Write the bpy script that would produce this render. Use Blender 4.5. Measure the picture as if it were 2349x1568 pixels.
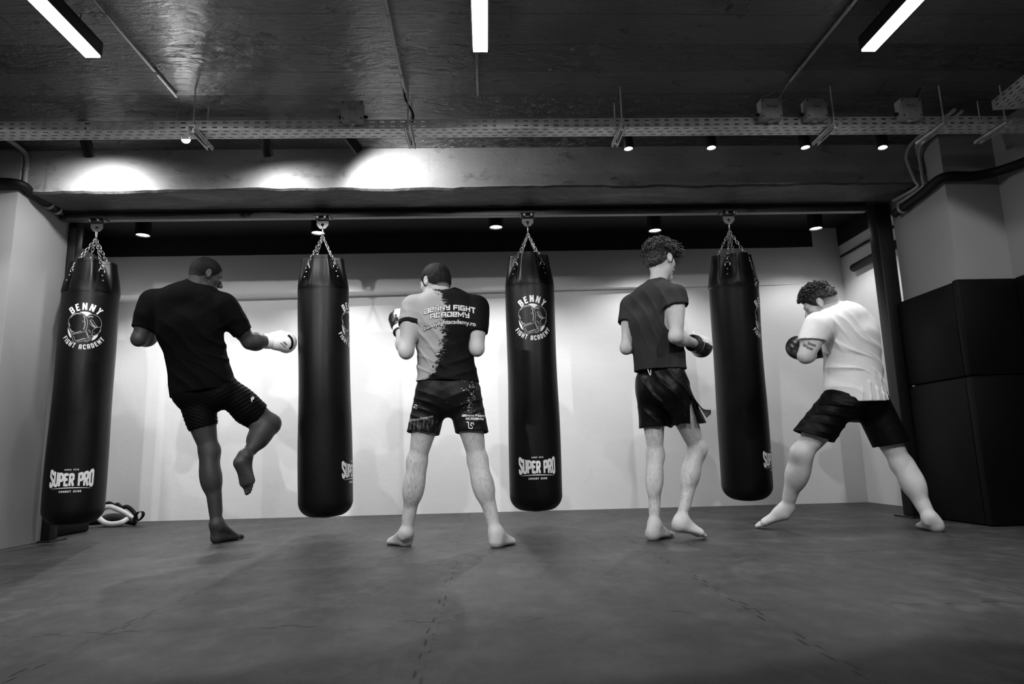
import bpy, bmesh, math, random
import numpy as np
from mathutils import Vector, Matrix
from mathutils.bvhtree import BVHTree

for o in list(bpy.data.objects): bpy.data.objects.remove(o)
S = bpy.context.scene
COL = S.collection
PI = math.pi
R = math.radians
random.seed(5)

# ------------------------------------------------------------------ camera
CAM = dict(f=1524.118, pitch=9.766, yaw=2.377, roll=1.52, z=0.50)
cd = bpy.data.cameras.new('camera'); cam = bpy.data.objects.new('camera', cd); COL.objects.link(cam)
cd.sensor_width = 36.0; cd.lens = 36.0*CAM['f']/2349.0; cd.clip_start = 0.05
_y, _p, _r = R(CAM['yaw']), R(CAM['pitch']), R(CAM['roll'])
_fw = Vector((math.sin(_y)*math.cos(_p), math.cos(_y)*math.cos(_p), math.sin(_p)))
_rt = Vector((math.cos(_y), -math.sin(_y), 0)); _up = _rt.cross(_fw)
_rt2 = _rt*math.cos(_r)-_up*math.sin(_r); _up2 = _up*math.cos(_r)+_rt*math.sin(_r)
M = Matrix((_rt2, _up2, -_fw)).transposed().to_4x4(); M.translation = Vector((0, 0, CAM['z']))
cam.matrix_world = M
S.camera = cam
S.view_settings.view_transform = 'Standard'; S.view_settings.look = 'None'
S.view_settings.gamma = 1; S.view_settings.use_curve_mapping = False
S.view_settings.exposure = 0.0
# ------------------------------------------------------------------ world
wd = bpy.data.worlds.new('world'); S.world = wd; wd.use_nodes = True
wd.node_tree.nodes['Background'].inputs[0].default_value = (1, 1, 1, 1)
wd.node_tree.nodes['Background'].inputs[1].default_value = 0.002
# ------------------------------------------------------------------ lights (room lamps: tray spots, niche downlights, lamp bars, unseen hall spots ahead of the camera, partly split up to soften shadows)
TRAY_SPOTS = [  # base x, y, aim point, watts, cone deg
    (-2.50, 4.01, (-2.52, 4.37, 2.05), 62, 172),
    (-1.89, 4.02, (-1.25, 3.0, 1.80), 10, 160),
    (-1.39, 4.03, (-1.33, 4.30, 2.05), 32, 172),
    (-0.86, 4.01, (-0.48, 4.37, 2.12), 70, 172),
    (0.95, 4.00, (0.98, 3.85, 0.9), 22, 84),
    (1.50, 4.00, (1.42, 3.80, 0.9), 24, 84),
    (2.12, 4.00, (2.10, 3.85, 0.9), 36, 84),
    (2.66, 4.02, (2.45, 3.78, 0.9), 34, 84)]
NICHE_SPOTS = [(-2.90, 5.55, 74), (-1.42, 5.55, 74), (0.115, 5.46, 68), (1.53, 5.60, 42), (2.99, 5.60, 25)]
LAMP_BARS = [-1.906, 0.006, 1.99]
BAR_STRENGTH = 28.0
HALL_SPOTS = [((-1.40, 1.30, 2.52), (-1.50, 3.3, .62), 205, 83),
              ((0.25, 1.30, 2.52), (0.15, 3.3, .62), 128, 83),
              ((-2.90, 1.30, 2.52), (-2.77, 3.3, .62), 115, 83),
              ((2.2, 1.3, 2.52), (2.13, 3.3, .62), 108, 82),
              ((-1.9, 0.6, 2.52), (-1.35, 2.1, 0.0), 30, 60)]

# ------------------------------------------------------------------ helpers
def link(o, parent=None):
    COL.objects.link(o)
    if parent is not None: o.parent = parent
    return o
def tag(o, label, cat, group=None):
    o['label'] = label; o['category'] = cat
    if group: o['group'] = group
    return o
def struct(o): o['kind'] = 'structure'; return o
def empty(name, loc=(0, 0, 0), rz=0, parent=None):
    o = bpy.data.objects.new(name, None); o.empty_display_size = 0.1
    o.location = loc; o.rotation_euler = (0, 0, rz); return link(o, parent)
def obj(name, bm, m, parent=None, smooth=False, angle=None):
    me = bpy.data.meshes.new(name); bm.to_mesh(me); bm.free()
    if m: me.materials.append(m)
    if smooth:
        for p in me.polygons: p.use_smooth = True
        if angle:
            me.set_sharp_from_angle(angle=R(angle))
    return link(bpy.data.objects.new(name, me), parent)
def obj_np(name, V, F, m, parent=None, smooth=True):
    me = bpy.data.meshes.new(name)
    V = np.asarray(V, dtype=np.float32); F = np.asarray(F, dtype=np.int32)
    me.vertices.add(len(V)); me.vertices.foreach_set('co', V.ravel())
    n = F.shape[1]
    me.loops.add(F.size); me.loops.foreach_set('vertex_index', F.ravel())
    me.polygons.add(len(F)); me.polygons.foreach_set('loop_start', np.arange(0, F.size, n, dtype=np.int32))
    me.polygons.foreach_set('loop_total', np.full(len(F), n, dtype=np.int32))
    me.update(calc_edges=True); me.validate()
    if smooth: me.polygons.foreach_set('use_smooth', np.ones(len(me.polygons), dtype=bool))
    if m: me.materials.append(m)
    return link(bpy.data.objects.new(name, me), parent)
def box(bm, x0, x1, y0, y1, z0, z1, bev=0, mat4=None):
    r = bmesh.ops.create_cube(bm, size=1.0)
    vs = r['verts']
    for v in vs:
        v.co = Vector(((x0+x1)/2+v.co.x*(x1-x0), (y0+y1)/2+v.co.y*(y1-y0), (z0+z1)/2+v.co.z*(z1-z0)))
    if bev:
        es = list({e for v in vs for e in v.link_edges})
        r = bmesh.ops.bevel(bm, geom=es, offset=bev, segments=2, affect='EDGES', profile=0.5)
        vs = r['verts']+[v for v in vs if v.is_valid]
    if mat4:
        for v in set(vs): v.co = mat4 @ v.co
    return vs
def frame(d, up=None):
    d = Vector(d).normalized(); up = Vector(up) if up else (Vector((0, 0, 1)) if abs(d.z) < .95 else Vector((1, 0, 0)))
    x = up.cross(d).normalized(); y = d.cross(x); return x, y, d
def cyl(bm, p0, p1, r0, r1=None, n=20, caps=True):
    p0, p1 = Vector(p0), Vector(p1); r1 = r0 if r1 is None else r1
    x, y, d = frame(p1-p0)
    a = [bm.verts.new(p0+(x*math.cos(t)+y*math.sin(t))*r0) for t in [2*PI*i/n for i in range(n)]]
    b = [bm.verts.new(p1+(x*math.cos(t)+y*math.sin(t))*r1) for t in [2*PI*i/n for i in range(n)]]
    for i in range(n): bm.faces.new((a[i], a[(i+1) % n], b[(i+1) % n], b[i]))
    if caps: bm.faces.new(a[::-1]); bm.faces.new(b)
def tube(bm, pts, r, n=10, closed=False, caps=True):
    pts = [Vector(p) for p in pts]; rings = []; N = len(pts); xprev = None
    for i, p in enumerate(pts):
        if closed: d = pts[(i+1) % N]-pts[i-1]
        else: d = pts[min(i+1, N-1)]-pts[max(i-1, 0)]
        d.normalize()
        if xprev is None: x, y, _ = frame(d)
        else:
            x = (xprev-d*xprev.dot(d)).normalized(); y = d.cross(x)
        xprev = x; rr = r[i] if isinstance(r, (list, tuple)) else r
        rings.append([bm.verts.new(p+(x*math.cos(t)+y*math.sin(t))*rr) for t in [2*PI*k/n for k in range(n)]])
    for i in range(N if closed else N-1):
        a, b = rings[i], rings[(i+1) % N]
        for k in range(n): bm.faces.new((a[k], a[(k+1) % n], b[(k+1) % n], b[k]))
    if caps and not closed: bm.faces.new(rings[0][::-1]); bm.faces.new(rings[-1])
def smooth_path(P, n=6):
    P = [Vector(p) for p in P]; Q = [P[0]]+P+[P[-1]]; out = []
    for i in range(1, len(Q)-2):
        for k in range(n):
            t = k/n; a, b, c, d = Q[i-1], Q[i], Q[i+1], Q[i+2]
            out.append(0.5*((2*b)+(c-a)*t+(2*a-5*b+4*c-d)*t*t+(3*b-a-3*c+d)*t**3))
    out.append(P[-1]); return out

# ------------------------------------------------------------------ materials
class NT:
    def __init__(s, name):
        s.m = bpy.data.materials.new(name); s.m.use_nodes = True; s.t = s.m.node_tree
        s.b = s.t.nodes['Principled BSDF']; s.out = s.t.nodes['Material Output']
    def n(s, typ, **kw):
        nd = s.t.nodes.new(typ); ins = kw.pop('ins', {})
        for k, v in kw.items(): setattr(nd, k, v)
        for k, v in ins.items():
            if hasattr(v, 'is_output') or hasattr(v, 'links'): s.t.links.new(v, nd.inputs[k])
            else: nd.inputs[k].default_value = v
        return nd
    def l(s, a, b): s.t.links.new(a, b)
    def coord(s, which='Object', scale=(1, 1, 1), rot=(0, 0, 0), loc=(0, 0, 0)):
        tc = s.n('ShaderNodeTexCoord'); mp = s.n('ShaderNodeMapping', ins={'Scale': scale, 'Rotation': rot, 'Location': loc})
        s.l(tc.outputs[which], mp.inputs[0]); return mp.outputs[0]
    def noise(s, vec, scale, detail=4, rough=.55, dist=0):
        nd = s.n('ShaderNodeTexNoise', ins={'Scale': scale, 'Detail': detail, 'Roughness': rough, 'Distortion': dist})
        s.l(vec, nd.inputs['Vector']); return nd.outputs['Fac']
    def ramp(s, fac, stops):
        nd = s.n('ShaderNodeValToRGB'); s.l(fac, nd.inputs[0]); cr = nd.color_ramp
        while len(cr.elements) < len(stops): cr.elements.new(.5)
        for e, (p, c) in zip(cr.elements, stops):
            e.position = p; e.color = (c, c, c, 1) if not isinstance(c, tuple) else c
        return nd.outputs[0]
    def math(s, op, a, b=0.0, c=0.0, clamp=False):
        nd = s.n('ShaderNodeMath', operation=op, use_clamp=clamp)
        for i, v in enumerate((a, b, c)):
            if isinstance(v, (int, float)): nd.inputs[i].default_value = v
            else: s.l(v, nd.inputs[i])
        return nd.outputs[0]
    def mix(s, f, a, b, blend='MIX'):
        nd = s.n('ShaderNodeMix', data_type='RGBA', blend_type=blend)
        for k, v in ((0, f), (6, a), (7, b)):
            if isinstance(v, (int, float)):
                nd.inputs[k].default_value = v if k == 0 else (v, v, v, 1)
            else: s.l(v, nd.inputs[k])
        return nd.outputs[2]
    def bump(s, h, strength=.3, dist=.01, prev=None):
        nd = s.n('ShaderNodeBump', ins={'Strength': strength, 'Distance': dist}); s.l(h, nd.inputs['Height'])
        if prev is not None: s.l(prev, nd.inputs['Normal'])
        return nd.outputs[0]
    def fin(s, col=None, rough=None, nrm=None, spec=None, metal=None):
        for k, v in (('Base Color', col), ('Roughness', rough), ('Normal', nrm), ('Specular IOR Level', spec), ('Metallic', metal)):
            if v is None: continue
            if isinstance(v, (int, float)): s.b.inputs[k].default_value = (v, v, v, 1) if k == 'Base Color' else v
            else: s.l(v, s.b.inputs[k])
        return s.m
def plain(name, c, rough=.5, metal=0, spec=.5, nscale=40, var=.12, bump=.05):
    t = NT(name); v = t.coord(); n = t.noise(v, nscale, 3)
    col = t.ramp(n, [(.3, c*(1-var)), (.7, min(1, c*(1+var)))])
    return t.fin(col, rough, t.bump(n, bump, .002), spec, metal)
def emis(name, strength):
    m = bpy.data.materials.new(name); m.use_nodes = True; t = m.node_tree; t.nodes.clear()
    e = t.nodes.new('ShaderNodeEmission'); e.inputs[1].default_value = strength; e.inputs[0].default_value = (1, 1, 1, 1)
    o = t.nodes.new('ShaderNodeOutputMaterial'); t.links.new(e.outputs[0], o.inputs[0]); return m

def m_wall():
    t = NT('white_painted_plaster'); v = t.coord()
    a = t.noise(v, 1.3, 5); b = t.noise(v, 9, 6, .6); c = t.noise(v, 70, 3)
    col = t.mix(t.ramp(b, [(.60, 0.0), (.75, .25)]), t.ramp(a, [(.25, .70), (.75, .78)]), .6)
    sc = t.noise(t.coord(scale=(3, 1, 1)), 6, 8, .7, .6)
    col = t.mix(t.ramp(sc, [(.68, 0.), (.72, .22)]), col, .45)
    return t.fin(col, .72, t.bump(c, .12, .004, t.bump(b, .25, .01)), .25)
def m_wall_grey(): 
    t = NT('grey_painted_plaster'); v = t.coord()
    a = t.noise(v, 1.0, 4); c = t.noise(v, 60, 3)
    return t.fin(t.ramp(a, [(.3, .25), (.7, .30)]), .7, t.bump(c, .1, .003), .25)
def m_ceiling():
    t = NT('board_formed_concrete_ceiling'); v = t.coord()
    sx = t.n('ShaderNodeSeparateXYZ'); t.l(v, sx.inputs[0]); X, Y = sx.outputs[0], sx.outputs[1]
    warp = t.math('MULTIPLY', t.math('SUBTRACT', t.noise(t.coord(scale=(.6, .6, 1)), 1, 2), .5), .06)
    yy = t.math('ADD', Y, warp)
    plank = t.math('MULTIPLY', yy, 1/0.245)
    fr = t.math('FRACT', plank); idx = t.math('FLOOR', plank)
    line = t.math('MULTIPLY', t.math('LESS_THAN', fr, .03), 1)
    wn = t.n('ShaderNodeTexWhiteNoise', noise_dimensions='1D'); t.l(idx, wn.inputs['W'])
    rnd = wn.outputs['Value']
    # cross joints
    gr = t.noise(t.coord(scale=(1, 7, 1)), 9, 7, .65, .3)     # board grain
    big = t.noise(v, .9, 5, .6)
    lump = t.noise(t.coord(scale=(.8, 2.0, 1)), 11, 6, .62, 1.0)
    spots = t.noise(t.coord(scale=(1.3, 1, 1)), 7, 3, .5)
    col = t.ramp(big, [(.3, .060), (.5, .11), (.72, .18)])
    col = t.mix(t.math('MULTIPLY', rnd, .45), col, .055)
    col = t.mix(t.ramp(gr, [(.35, .0), (.7, .20)]), col, .14)
    col = t.mix(t.ramp(spots, [(.70, 0.), (.735, .85)]), col, .012)
    wv = t.noise(t.coord(scale=(5, .5, 1), rot=(0, 0, .5)), 2.2, 5, .6, .4)
    col = t.mix(t.ramp(wv, [(.66, 0.), (.69, .7)]), col, .02)
    col = t.mix(t.math('MULTIPLY', line, .75), col, .012)
    rough = t.ramp(t.noise(v, 3, 4), [(.3, .24), (.7, .42)])
    amp = t.math('ADD', t.math('MULTIPLY', t.math('GREATER_THAN', rnd, .55), 1.3), .45)
    h = t.math('ADD', t.math('MULTIPLY', lump, amp), t.math('MULTIPLY', gr, .25))
    h = t.math('SUBTRACT', h, t.math('MULTIPLY', line, .5))
    h = t.math('ADD', h, t.math('MULTIPLY', rnd, .3))
    return t.fin(col, rough, t.bump(h, 1.0, .07), .8)
def m_beam():
    t = NT('raw_concrete_beam'); v = t.coord()
    a = t.noise(v, 1.1, 6, .6); b = t.noise(t.coord(scale=(1, 1, 2)), 5, 8, .7, .5); c = t.noise(v, 40, 4)
    col = t.ramp(a, [(.25, .18), (.5, .30), (.75, .42)])
    col = t.mix(t.ramp(b, [(.56, 0.), (.68, .75)]), col, .09)
    st = t.noise(t.coord(scale=(9, 1, .7)), 1.6, 4)
    col = t.mix(t.ramp(st, [(.64, 0.), (.72, .35)]), col, .07)
    return t.fin(col, .55, t.bump(c, .2, .004, t.bump(b, .5, .012)), .4)
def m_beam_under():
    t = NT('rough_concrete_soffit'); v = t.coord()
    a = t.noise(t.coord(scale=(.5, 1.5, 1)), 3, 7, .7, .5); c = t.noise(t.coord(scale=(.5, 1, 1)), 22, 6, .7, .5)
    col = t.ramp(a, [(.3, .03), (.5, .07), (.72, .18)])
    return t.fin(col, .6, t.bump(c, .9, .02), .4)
def m_floor():
    t = NT('black_foam_mats'); v = t.coord(loc=(.17, 0, 0), scale=(1, 1/1.1, 1))
    sx = t.n('ShaderNodeSeparateXYZ'); t.l(v, sx.inputs[0]); X, Y = sx.outputs[0], sx.outputs[1]
    def joint(A, B, off):
        # jagged interlocking seam along A = const (1 m mats), teeth run along B
        tooth = t.math('MULTIPLY', t.math('SUBTRACT', t.math('GREATER_THAN', t.math('FRACT', t.math('MULTIPLY', B, 8.3)), .5), .5), .020)
        w = t.n('ShaderNodeTexNoise', noise_dimensions='1D', ins={'Scale': 4.1, 'Detail': 2}); t.l(B, w.inputs['W'])
        a = t.math('ADD', A, t.math('MULTIPLY', t.math('SUBTRACT', w.outputs[0], .5), .02))
        a = t.math('ADD', a, tooth)
        d = t.math('ABSOLUTE', t.math('SUBTRACT', t.math('FRACT', t.math('ADD', a, off+.5)), .5))
        m2 = t.n('ShaderNodeTexNoise', noise_dimensions='2D', ins={'Scale': 5.5, 'Detail': 1})
        t.l(v, m2.inputs['Vector'])
        thr = t.math('MULTIPLY', t.math('GREATER_THAN', m2.outputs[0], .52), .0030)
        return t.math('LESS_THAN', d, t.math('ADD', thr, .0009))
    j = t.math('MAXIMUM', joint(X, Y, 0), joint(Y, X, 0))
    a = t.noise(t.coord(scale=(1, .8, 1)), 3.2, 8, .72); b = t.noise(t.coord(scale=(1, .6, 1)), 15, 7, .68, .5); c = t.noise(v, 160, 3)
    col = t.ramp(a, [(.32, .020), (.5, .038), (.68, .070)])
    col = t.mix(t.ramp(b, [(.38, .6), (.60, 0.)]), col, .026)
    col = t.mix(j, col, .0015)
    rough = t.ramp(b, [(.3, .42), (.7, .6)])
    h = t.math('SUBTRACT', t.math('MULTIPLY', c, .15), j)
    return t.fin(col, rough, t.bump(h, .35, .004, t.bump(a, .15, .03)), .4)

M_WALL = m_wall(); M_GREY = m_wall_grey(); M_CEIL = m_ceiling(); M_BEAM = m_beam(); M_UNDER = m_beam_under(); M_FLOOR = m_floor()
M_BLACK = plain('black_paint', .008, .6, nscale=5, var=.4)
M_BLACKMETAL = plain('black_steel', .006, .40, 0, .4)
M_PAD = plain('black_padding_vinyl', .0028, .6, 0, .15, 8)
M_GALV = plain('galvanised_steel', .55, .42, .3, .5, 25, .2)
M_CHROME = plain('chrome_chain', .75, .22, 1.0)
M_HANGER = plain('grey_zinc_plate', .16, .5, .4)
M_ALU = plain('aluminium_rail', .10, .45, .5)
M_BOXP = plain('grey_plastic', .32, .5)
M_COND = plain('grey_conduit', .26, .5)
M_RUBBER = plain('black_pipe_insulation', .004, .6, 0, .25)
M_LENS = emis('lit_diffuser', BAR_STRENGTH)
M_SPOT = emis('lit_spot_glass', 14.0)
M_WHITE = plain('white_print', .78, .5, var=.03, bump=0)
M_WHITEPL = plain('white_plastic', .75, .35)
M_INK = plain('dark_marker', .03, .6)
M_SHINY = plain('shiny_black_vinyl', .004, .25)
# ================================================================== the setting
CZ = 2.64
def plane_obj(name, mat, pts_faces, parent=None):
    bm = bmesh.new()
    for f in pts_faces:
        bm.faces.new([bm.verts.new(p) for p in f])
    return obj(name, bm, mat, parent)
def slab(name, mat, x0, x1, y0, y1, z0, z1, bev=0):
    bm = bmesh.new(); box(bm, x0, x1, y0, y1, z0, z1, bev); return struct(obj(name, bm, mat, smooth=bool(bev), angle=30 if bev else None))
slab('floor', M_FLOOR, -4.4, 4.4, -2.6, 6.8, -.06, 0)
slab('ceiling', M_CEIL, -4.4, 4.4, -2.6, 4.5, CZ, CZ+.1)
slab('ceiling_niche', M_BLACK, -4.4, 4.4, 4.5, 6.8, CZ, CZ+.1)
# back wall (very slightly out of square)
bm = bmesh.new()
vs = box(bm, -3.75, 3.65, 6.30, 6.80, 0, CZ)
for v in vs:
    if v.co.y < 6.4: v.co.y = 6.45+(v.co.x+3.6)*(-.30/7.2)
struct(obj('wall_back', bm, M_WALL))
slab('wall_niche_left', M_WALL, -4.0, -3.62, 4.86, 6.6, 0, CZ)
slab('wall_niche_right', M_WALL, 3.50, 3.9, 4.70, 6.5, 0, CZ)
slab('wall_column_left', M_GREY, -4.4, -3.10, 4.33, 4.89, 0, CZ, .006)
slab('wall_left', M_GREY, -4.4, -3.55, -2.6, 4.33, 0, CZ)
slab('wall_column_right', M_GREY, 3.125, 4.4, 4.13, 4.72, 0, CZ, .006)
slab('wall_right', M_GREY, 3.50, 4.4, -2.6, 4.13, 0, CZ)
slab('wall_front', M_GREY, -4.4, 4.4, -2.8, -2.6, 0, CZ)
# lintel on the back wall and the black painted band above it
slab('trim_lintel', M_WALL, -3.62, 3.5, 6.17, 6.6, 2.075, 2.452, .008)
slab('trim_black_band', M_BLACK, -3.62, 3.5, 6.165, 6.6, 2.453, CZ)
slab('trim_black_right', M_BLACK, 3.488, 3.499, 4.72, 6.16, 2.453, CZ)
slab('trim_black_left', M_BLACK, -3.619, -3.608, 4.9, 6.16, 2.453, CZ)
# concrete beam
bm = bmesh.new()
N = 90; prof = []
rnd = random.Random(3)
ring0 = None
for i in range(N+1):
    x = -3.12+6.26*i/N
    e = .006*math.sin(x*3.1)+.005*(rnd.random()-.5)*2+.004*math.sin(x*11)
    cur = [bm.verts.new(p) for p in ((x, 4.37, CZ), (x, 4.37, 2.352+e*.8), (x, 4.385, 2.340+e), (x, 4.70+.008*(rnd.random()-.5), 2.342+.006*(rnd.random()-.5)), (x, 4.72, 2.40), (x, 4.72, CZ))]
    if ring0:
        for k in range(5): bm.faces.new((ring0[k], cur[k], cur[k+1], ring0[k+1]))
    ring0 = cur
bmesh.ops.recalc_face_normals(bm, faces=bm.faces)
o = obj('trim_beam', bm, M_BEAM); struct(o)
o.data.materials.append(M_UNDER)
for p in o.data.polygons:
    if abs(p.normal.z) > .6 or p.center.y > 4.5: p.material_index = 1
# black wall pads, right side
def pad(x0, x1, y0, y1, z0, z1, lab, grp='black wall pads on the right'):
    bm = bmesh.new(); box(bm, x0, x1, y0, y1, z0, z1, .012)
    o = obj('wall_pad', bm, M_PAD, smooth=True, angle=40)
    return tag(o, lab, 'wall pad', grp)
pad(3.07, 3.122, 4.13, 4.71, .93, 1.55, 'black pad on side of right column, upper one beside the frame post')
pad(3.07, 3.122, 4.13, 4.71, .005, .922, 'black pad on side of right column, lower one standing on the mats')
pad(3.068, 3.50, 4.072, 4.125, .93, 1.56, 'black pad on front face of right column, upper one')
pad(3.068, 3.50, 4.072, 4.125, .005, .922, 'black pad on front face of right column, lower one')
pad(3.445, 3.497, 3.05, 4.06, .005, 1.56, 'tall black pad on right wall nearest the camera')
# steel frame: two posts and the rail that carries the bags
def post(x0, x1, y0, y1, lab):
    t = empty('steel_post', ((x0+x1)/2, (y0+y1)/2, 0)); tag(t, lab, 'post', 'posts of the bag frame')
    w, d = x1-x0, y1-y0
    bm = bmesh.new(); box(bm, -w/2, w/2, -d/2, d/2, .012, 2.335, .006); obj('post_tube', bm, M_BLACKMETAL, t, True, 40)
    bm = bmesh.new(); box(bm, -w/2-.04, w/2+.04, -d/2-.05, d/2+.05, 0, .011, .002); obj('base_plate', bm, M_BLACKMETAL, t)
    return t
post(-3.155, -3.05, 4.895, 4.985, 'black steel post at the left, beside the leftmost punching bag')
post(3.00, 3.118, 4.725, 4.84, 'black steel post at the right, behind man in white shirt')
t = empty('bag_rail', (0, 4.76, 2.30)); tag(t, 'long steel rail under the concrete beam carrying the punching bags', 'rail')
bm = bmesh.new(); box(bm, -3.09, 2.96, .0, .055, -.012, .036, .004); obj('rail_channel', bm, M_ALU, t, True, 40)
bm = bmesh.new(); box(bm, -3.09, 2.96, -.055, .13, .0365, .042, .001); obj('mounting_plate', bm, M_BLACKMETAL, t)
# bag hangers
BAGX = [-2.815, -1.183, .338, 1.868]
for i, (bx, lab) in enumerate(zip(BAGX, ['grey plate hanger of the leftmost punching bag', 'grey plate hanger above the bag between kicking man and printed shirt man',
                                   'grey plate hanger above the bag in the middle of the photo', 'grey plate hanger above the swinging bag beside curly-haired man'])):
    t = empty('bag_hanger', (bx, 4.75, 2.222)); tag(t, lab, 'hanger', 'plate hangers on the bag rail')
    bm = bmesh.new()   # octagonal plate with hole
    P = [(-.043, .057), (-.043, .0), (-.02, -.027), (.02, -.027), (.043, .0), (.043, .057)]
    hole = [(.012*math.cos(a), .003+.012*math.sin(a)) for a in [2*PI*k/12 for k in range(12)]]
    fr = []
    for yy in (-.004, .004):
        out = [bm.verts.new((p[0], yy, p[1])) for p in P]; h = [bm.verts.new((p[0], yy, p[1])) for p in hole]
        es = [bm.edges.new((out[k], out[(k+1) % 6])) for k in range(6)]+[bm.edges.new((h[k], h[(k+1) % 12])) for k in range(12)]
        bmesh.ops.triangle_fill(bm, edges=es, use_beauty=True); fr.append((out, h))
    for a, b, n in ((fr[0][0], fr[1][0], 6), (fr[0][1], fr[1][1], 12)):
        for k in range(n): bm.faces.new((a[k], a[(k+1) % n], b[(k+1) % n], b[k]))
    bmesh.ops.recalc_face_normals(bm, faces=bm.faces)
    obj('hanger_plate', bm, M_HANGER, t)
    bm = bmesh.new(); box(bm, -.048, .048, -.03, -.006, .032, .057, .006); obj('clamp_block', bm, M_BLACKMETAL, t, True, 40)
    for sx in (-1, 1):
        bm = bmesh.new(); cyl(bm, (sx*.027, -.052, .047), (sx*.027, -.028, .047), .0095, n=6); obj('bolt', bm, M_CHROME, t)
    bm = bmesh.new()
    vs = box(bm, -.06, .06, -.045, .05, .058, .065, .002); obj('bracket', bm, M_BLACKMETAL, t)
# ------------------------------------------------------------------ ceiling services
def slot_grid(bm, L, W, rows, pitch, sl, sw, fn, x0=0, stagger=False):
    """sheet of length L and width W with real slots; fn maps (s, w) to a point"""
    edges = [0]
    for r in range(rows):
        c = W*(r+.5)/rows; edges += [c-sw/2, c+sw/2]
    edges.append(W); n = int(L/pitch)
    for j in range(len(edges)-1):
        hole = j % 2 == 1
        off = (pitch/2 if stagger and ((j-1)//2) % 2 else 0)
        if not hole:
            s = 0
            q = [fn(0, edges[j]), fn(L, edges[j]), fn(L, edges[j+1]), fn(0, edges[j+1])]
            bm.faces.new([bm.verts.new(p) for p in q])
        else:
            s = 0.0
            k = 0
            while True:
                a = min(k*pitch+off+(pitch-sl), L)
                q = [fn(s, edges[j]), fn(a, edges[j]), fn(a, edges[j+1]), fn(s, edges[j+1])]
                if a > s: bm.faces.new([bm.verts.new(p) for p in q])
                s = a+sl; k += 1
                if s >= L: break
M_TRAY = M_GALV
t = empty('cable_tray', (0, 3.685, 2.40)); tag(t, 'long perforated steel cable tray hung across the whole ceiling', 'cable tray')
L = 7.0; X0 = -3.5
bm = bmesh.new(); slot_grid(bm, L, .112, 3, .060, .030, .007, lambda s, w: (X0+s, -.056+w, 0), stagger=True); obj('tray_base', bm, M_TRAY, t)
bm = bmesh.new(); slot_grid(bm, L, .058, 2, .060, .028, .008, lambda s, w: (X0+s, -.056, w)); obj('side_flange', bm, M_TRAY, t)
bm = bmesh.new(); slot_grid(bm, L, .058, 2, .060, .028, .008, lambda s, w: (X0+s, .056, w)); obj('side_flange', bm, M_TRAY, t)
bm = bmesh.new(); box(bm, .09, .20, -.0585, -.0565, .004, .056); 
for sx in (.10, .12, .17, .19):
    for sz in (.015, .045): cyl(bm, (sx, -.061, sz), (sx, -.058, sz), .004, n=8)
obj('joint_plate', bm, M_TRAY, t)
bm = bmesh.new(); tube(bm, [(-3.5, .01, .014), (3.2, .015, .014)], .011, 8); tube(bm, [(-3.5, -.02, .012), (3.2, -.02, .012)], .009, 8); obj('cables', bm, M_RUBBER, t)
# branch tray going towards the photographer on the right
t2 = empty('cable_tray', (3.075, 2.99, 2.455), R(-6)); tag(t2, 'short perforated tray branching from the long tray at top right', 'cable tray')
bm = bmesh.new(); slot_grid(bm, 2.4, .17, 5, .060, .030, .007, lambda s, w: (-.085+w, .56-s, 0), stagger=True); obj('tray_base', bm, M_TRAY, t2)
for sx in (-.085, .085):
    bm = bmesh.new(); slot_grid(bm, 2.4, .058, 2, .060, .028, .008, lambda s, w: (sx, .56-s, w)); obj('side_flange', bm, M_TRAY, t2)
bm = bmesh.new(); box(bm, -.2, .22, .10, .14, -.024, -.002, .002); obj('support_channel', bm, M_BLACKMETAL, t2)
def strut(bm, p0, p1, w=.041, h=.022):
    p0, p1 = Vector(p0), Vector(p1); L_ = (p1-p0).length
    x, y, d = frame(p1-p0)
    Mx = Matrix((x, d, y)).transposed().to_4x4(); Mx.translation = p0
    # C profile
    for (a, b, c, e) in ((-w/2, w/2, h-.0025, h), (-w/2, -w/2+.0025, 0, h), (w/2-.0025, w/2, 0, h), (-w/2, -w/2+.010, 0, .0025), (w/2-.010, w/2, 0, .0025)):
        box(bm, a, b, 0, L_, c, e, mat4=Mx)
for (x, dx, lab) in ((-1.64, -.0, 'strut hanger left of the glaring spotlight, under the tray'), (-.42, .0, 'strut hanger beside the leftmost grey junction box'), (.83, 0, 'strut hanger above the leftmost lit spotlight of the right four'),
                 (2.10, 0, 'strut hanger between the two rightmost junction boxes'), (2.77, 0, 'bright strut hanger under tray at the right conduits'), (3.15, 0, 'strut hanger nearest the right wall')):
    t = empty('tray_hanger', (x, 3.68, 2.375)); tag(t, lab, 'hanger', 'strut hangers under the cable tray')
    bm = bmesh.new(); strut(bm, (0, -.11, -.0005), (0, .155, -.0005)); obj('strut_channel', bm, M_GALV, t)
    for yy in (-.085, .10):
        bm = bmesh.new(); cyl(bm, (0, yy, .0), (0, yy, CZ-2.376), .0042, n=8)
        cyl(bm, (0, yy, -.010), (0, yy, -.001), .009, n=6); obj('threaded_rod', bm, M_GALV, t)
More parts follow.
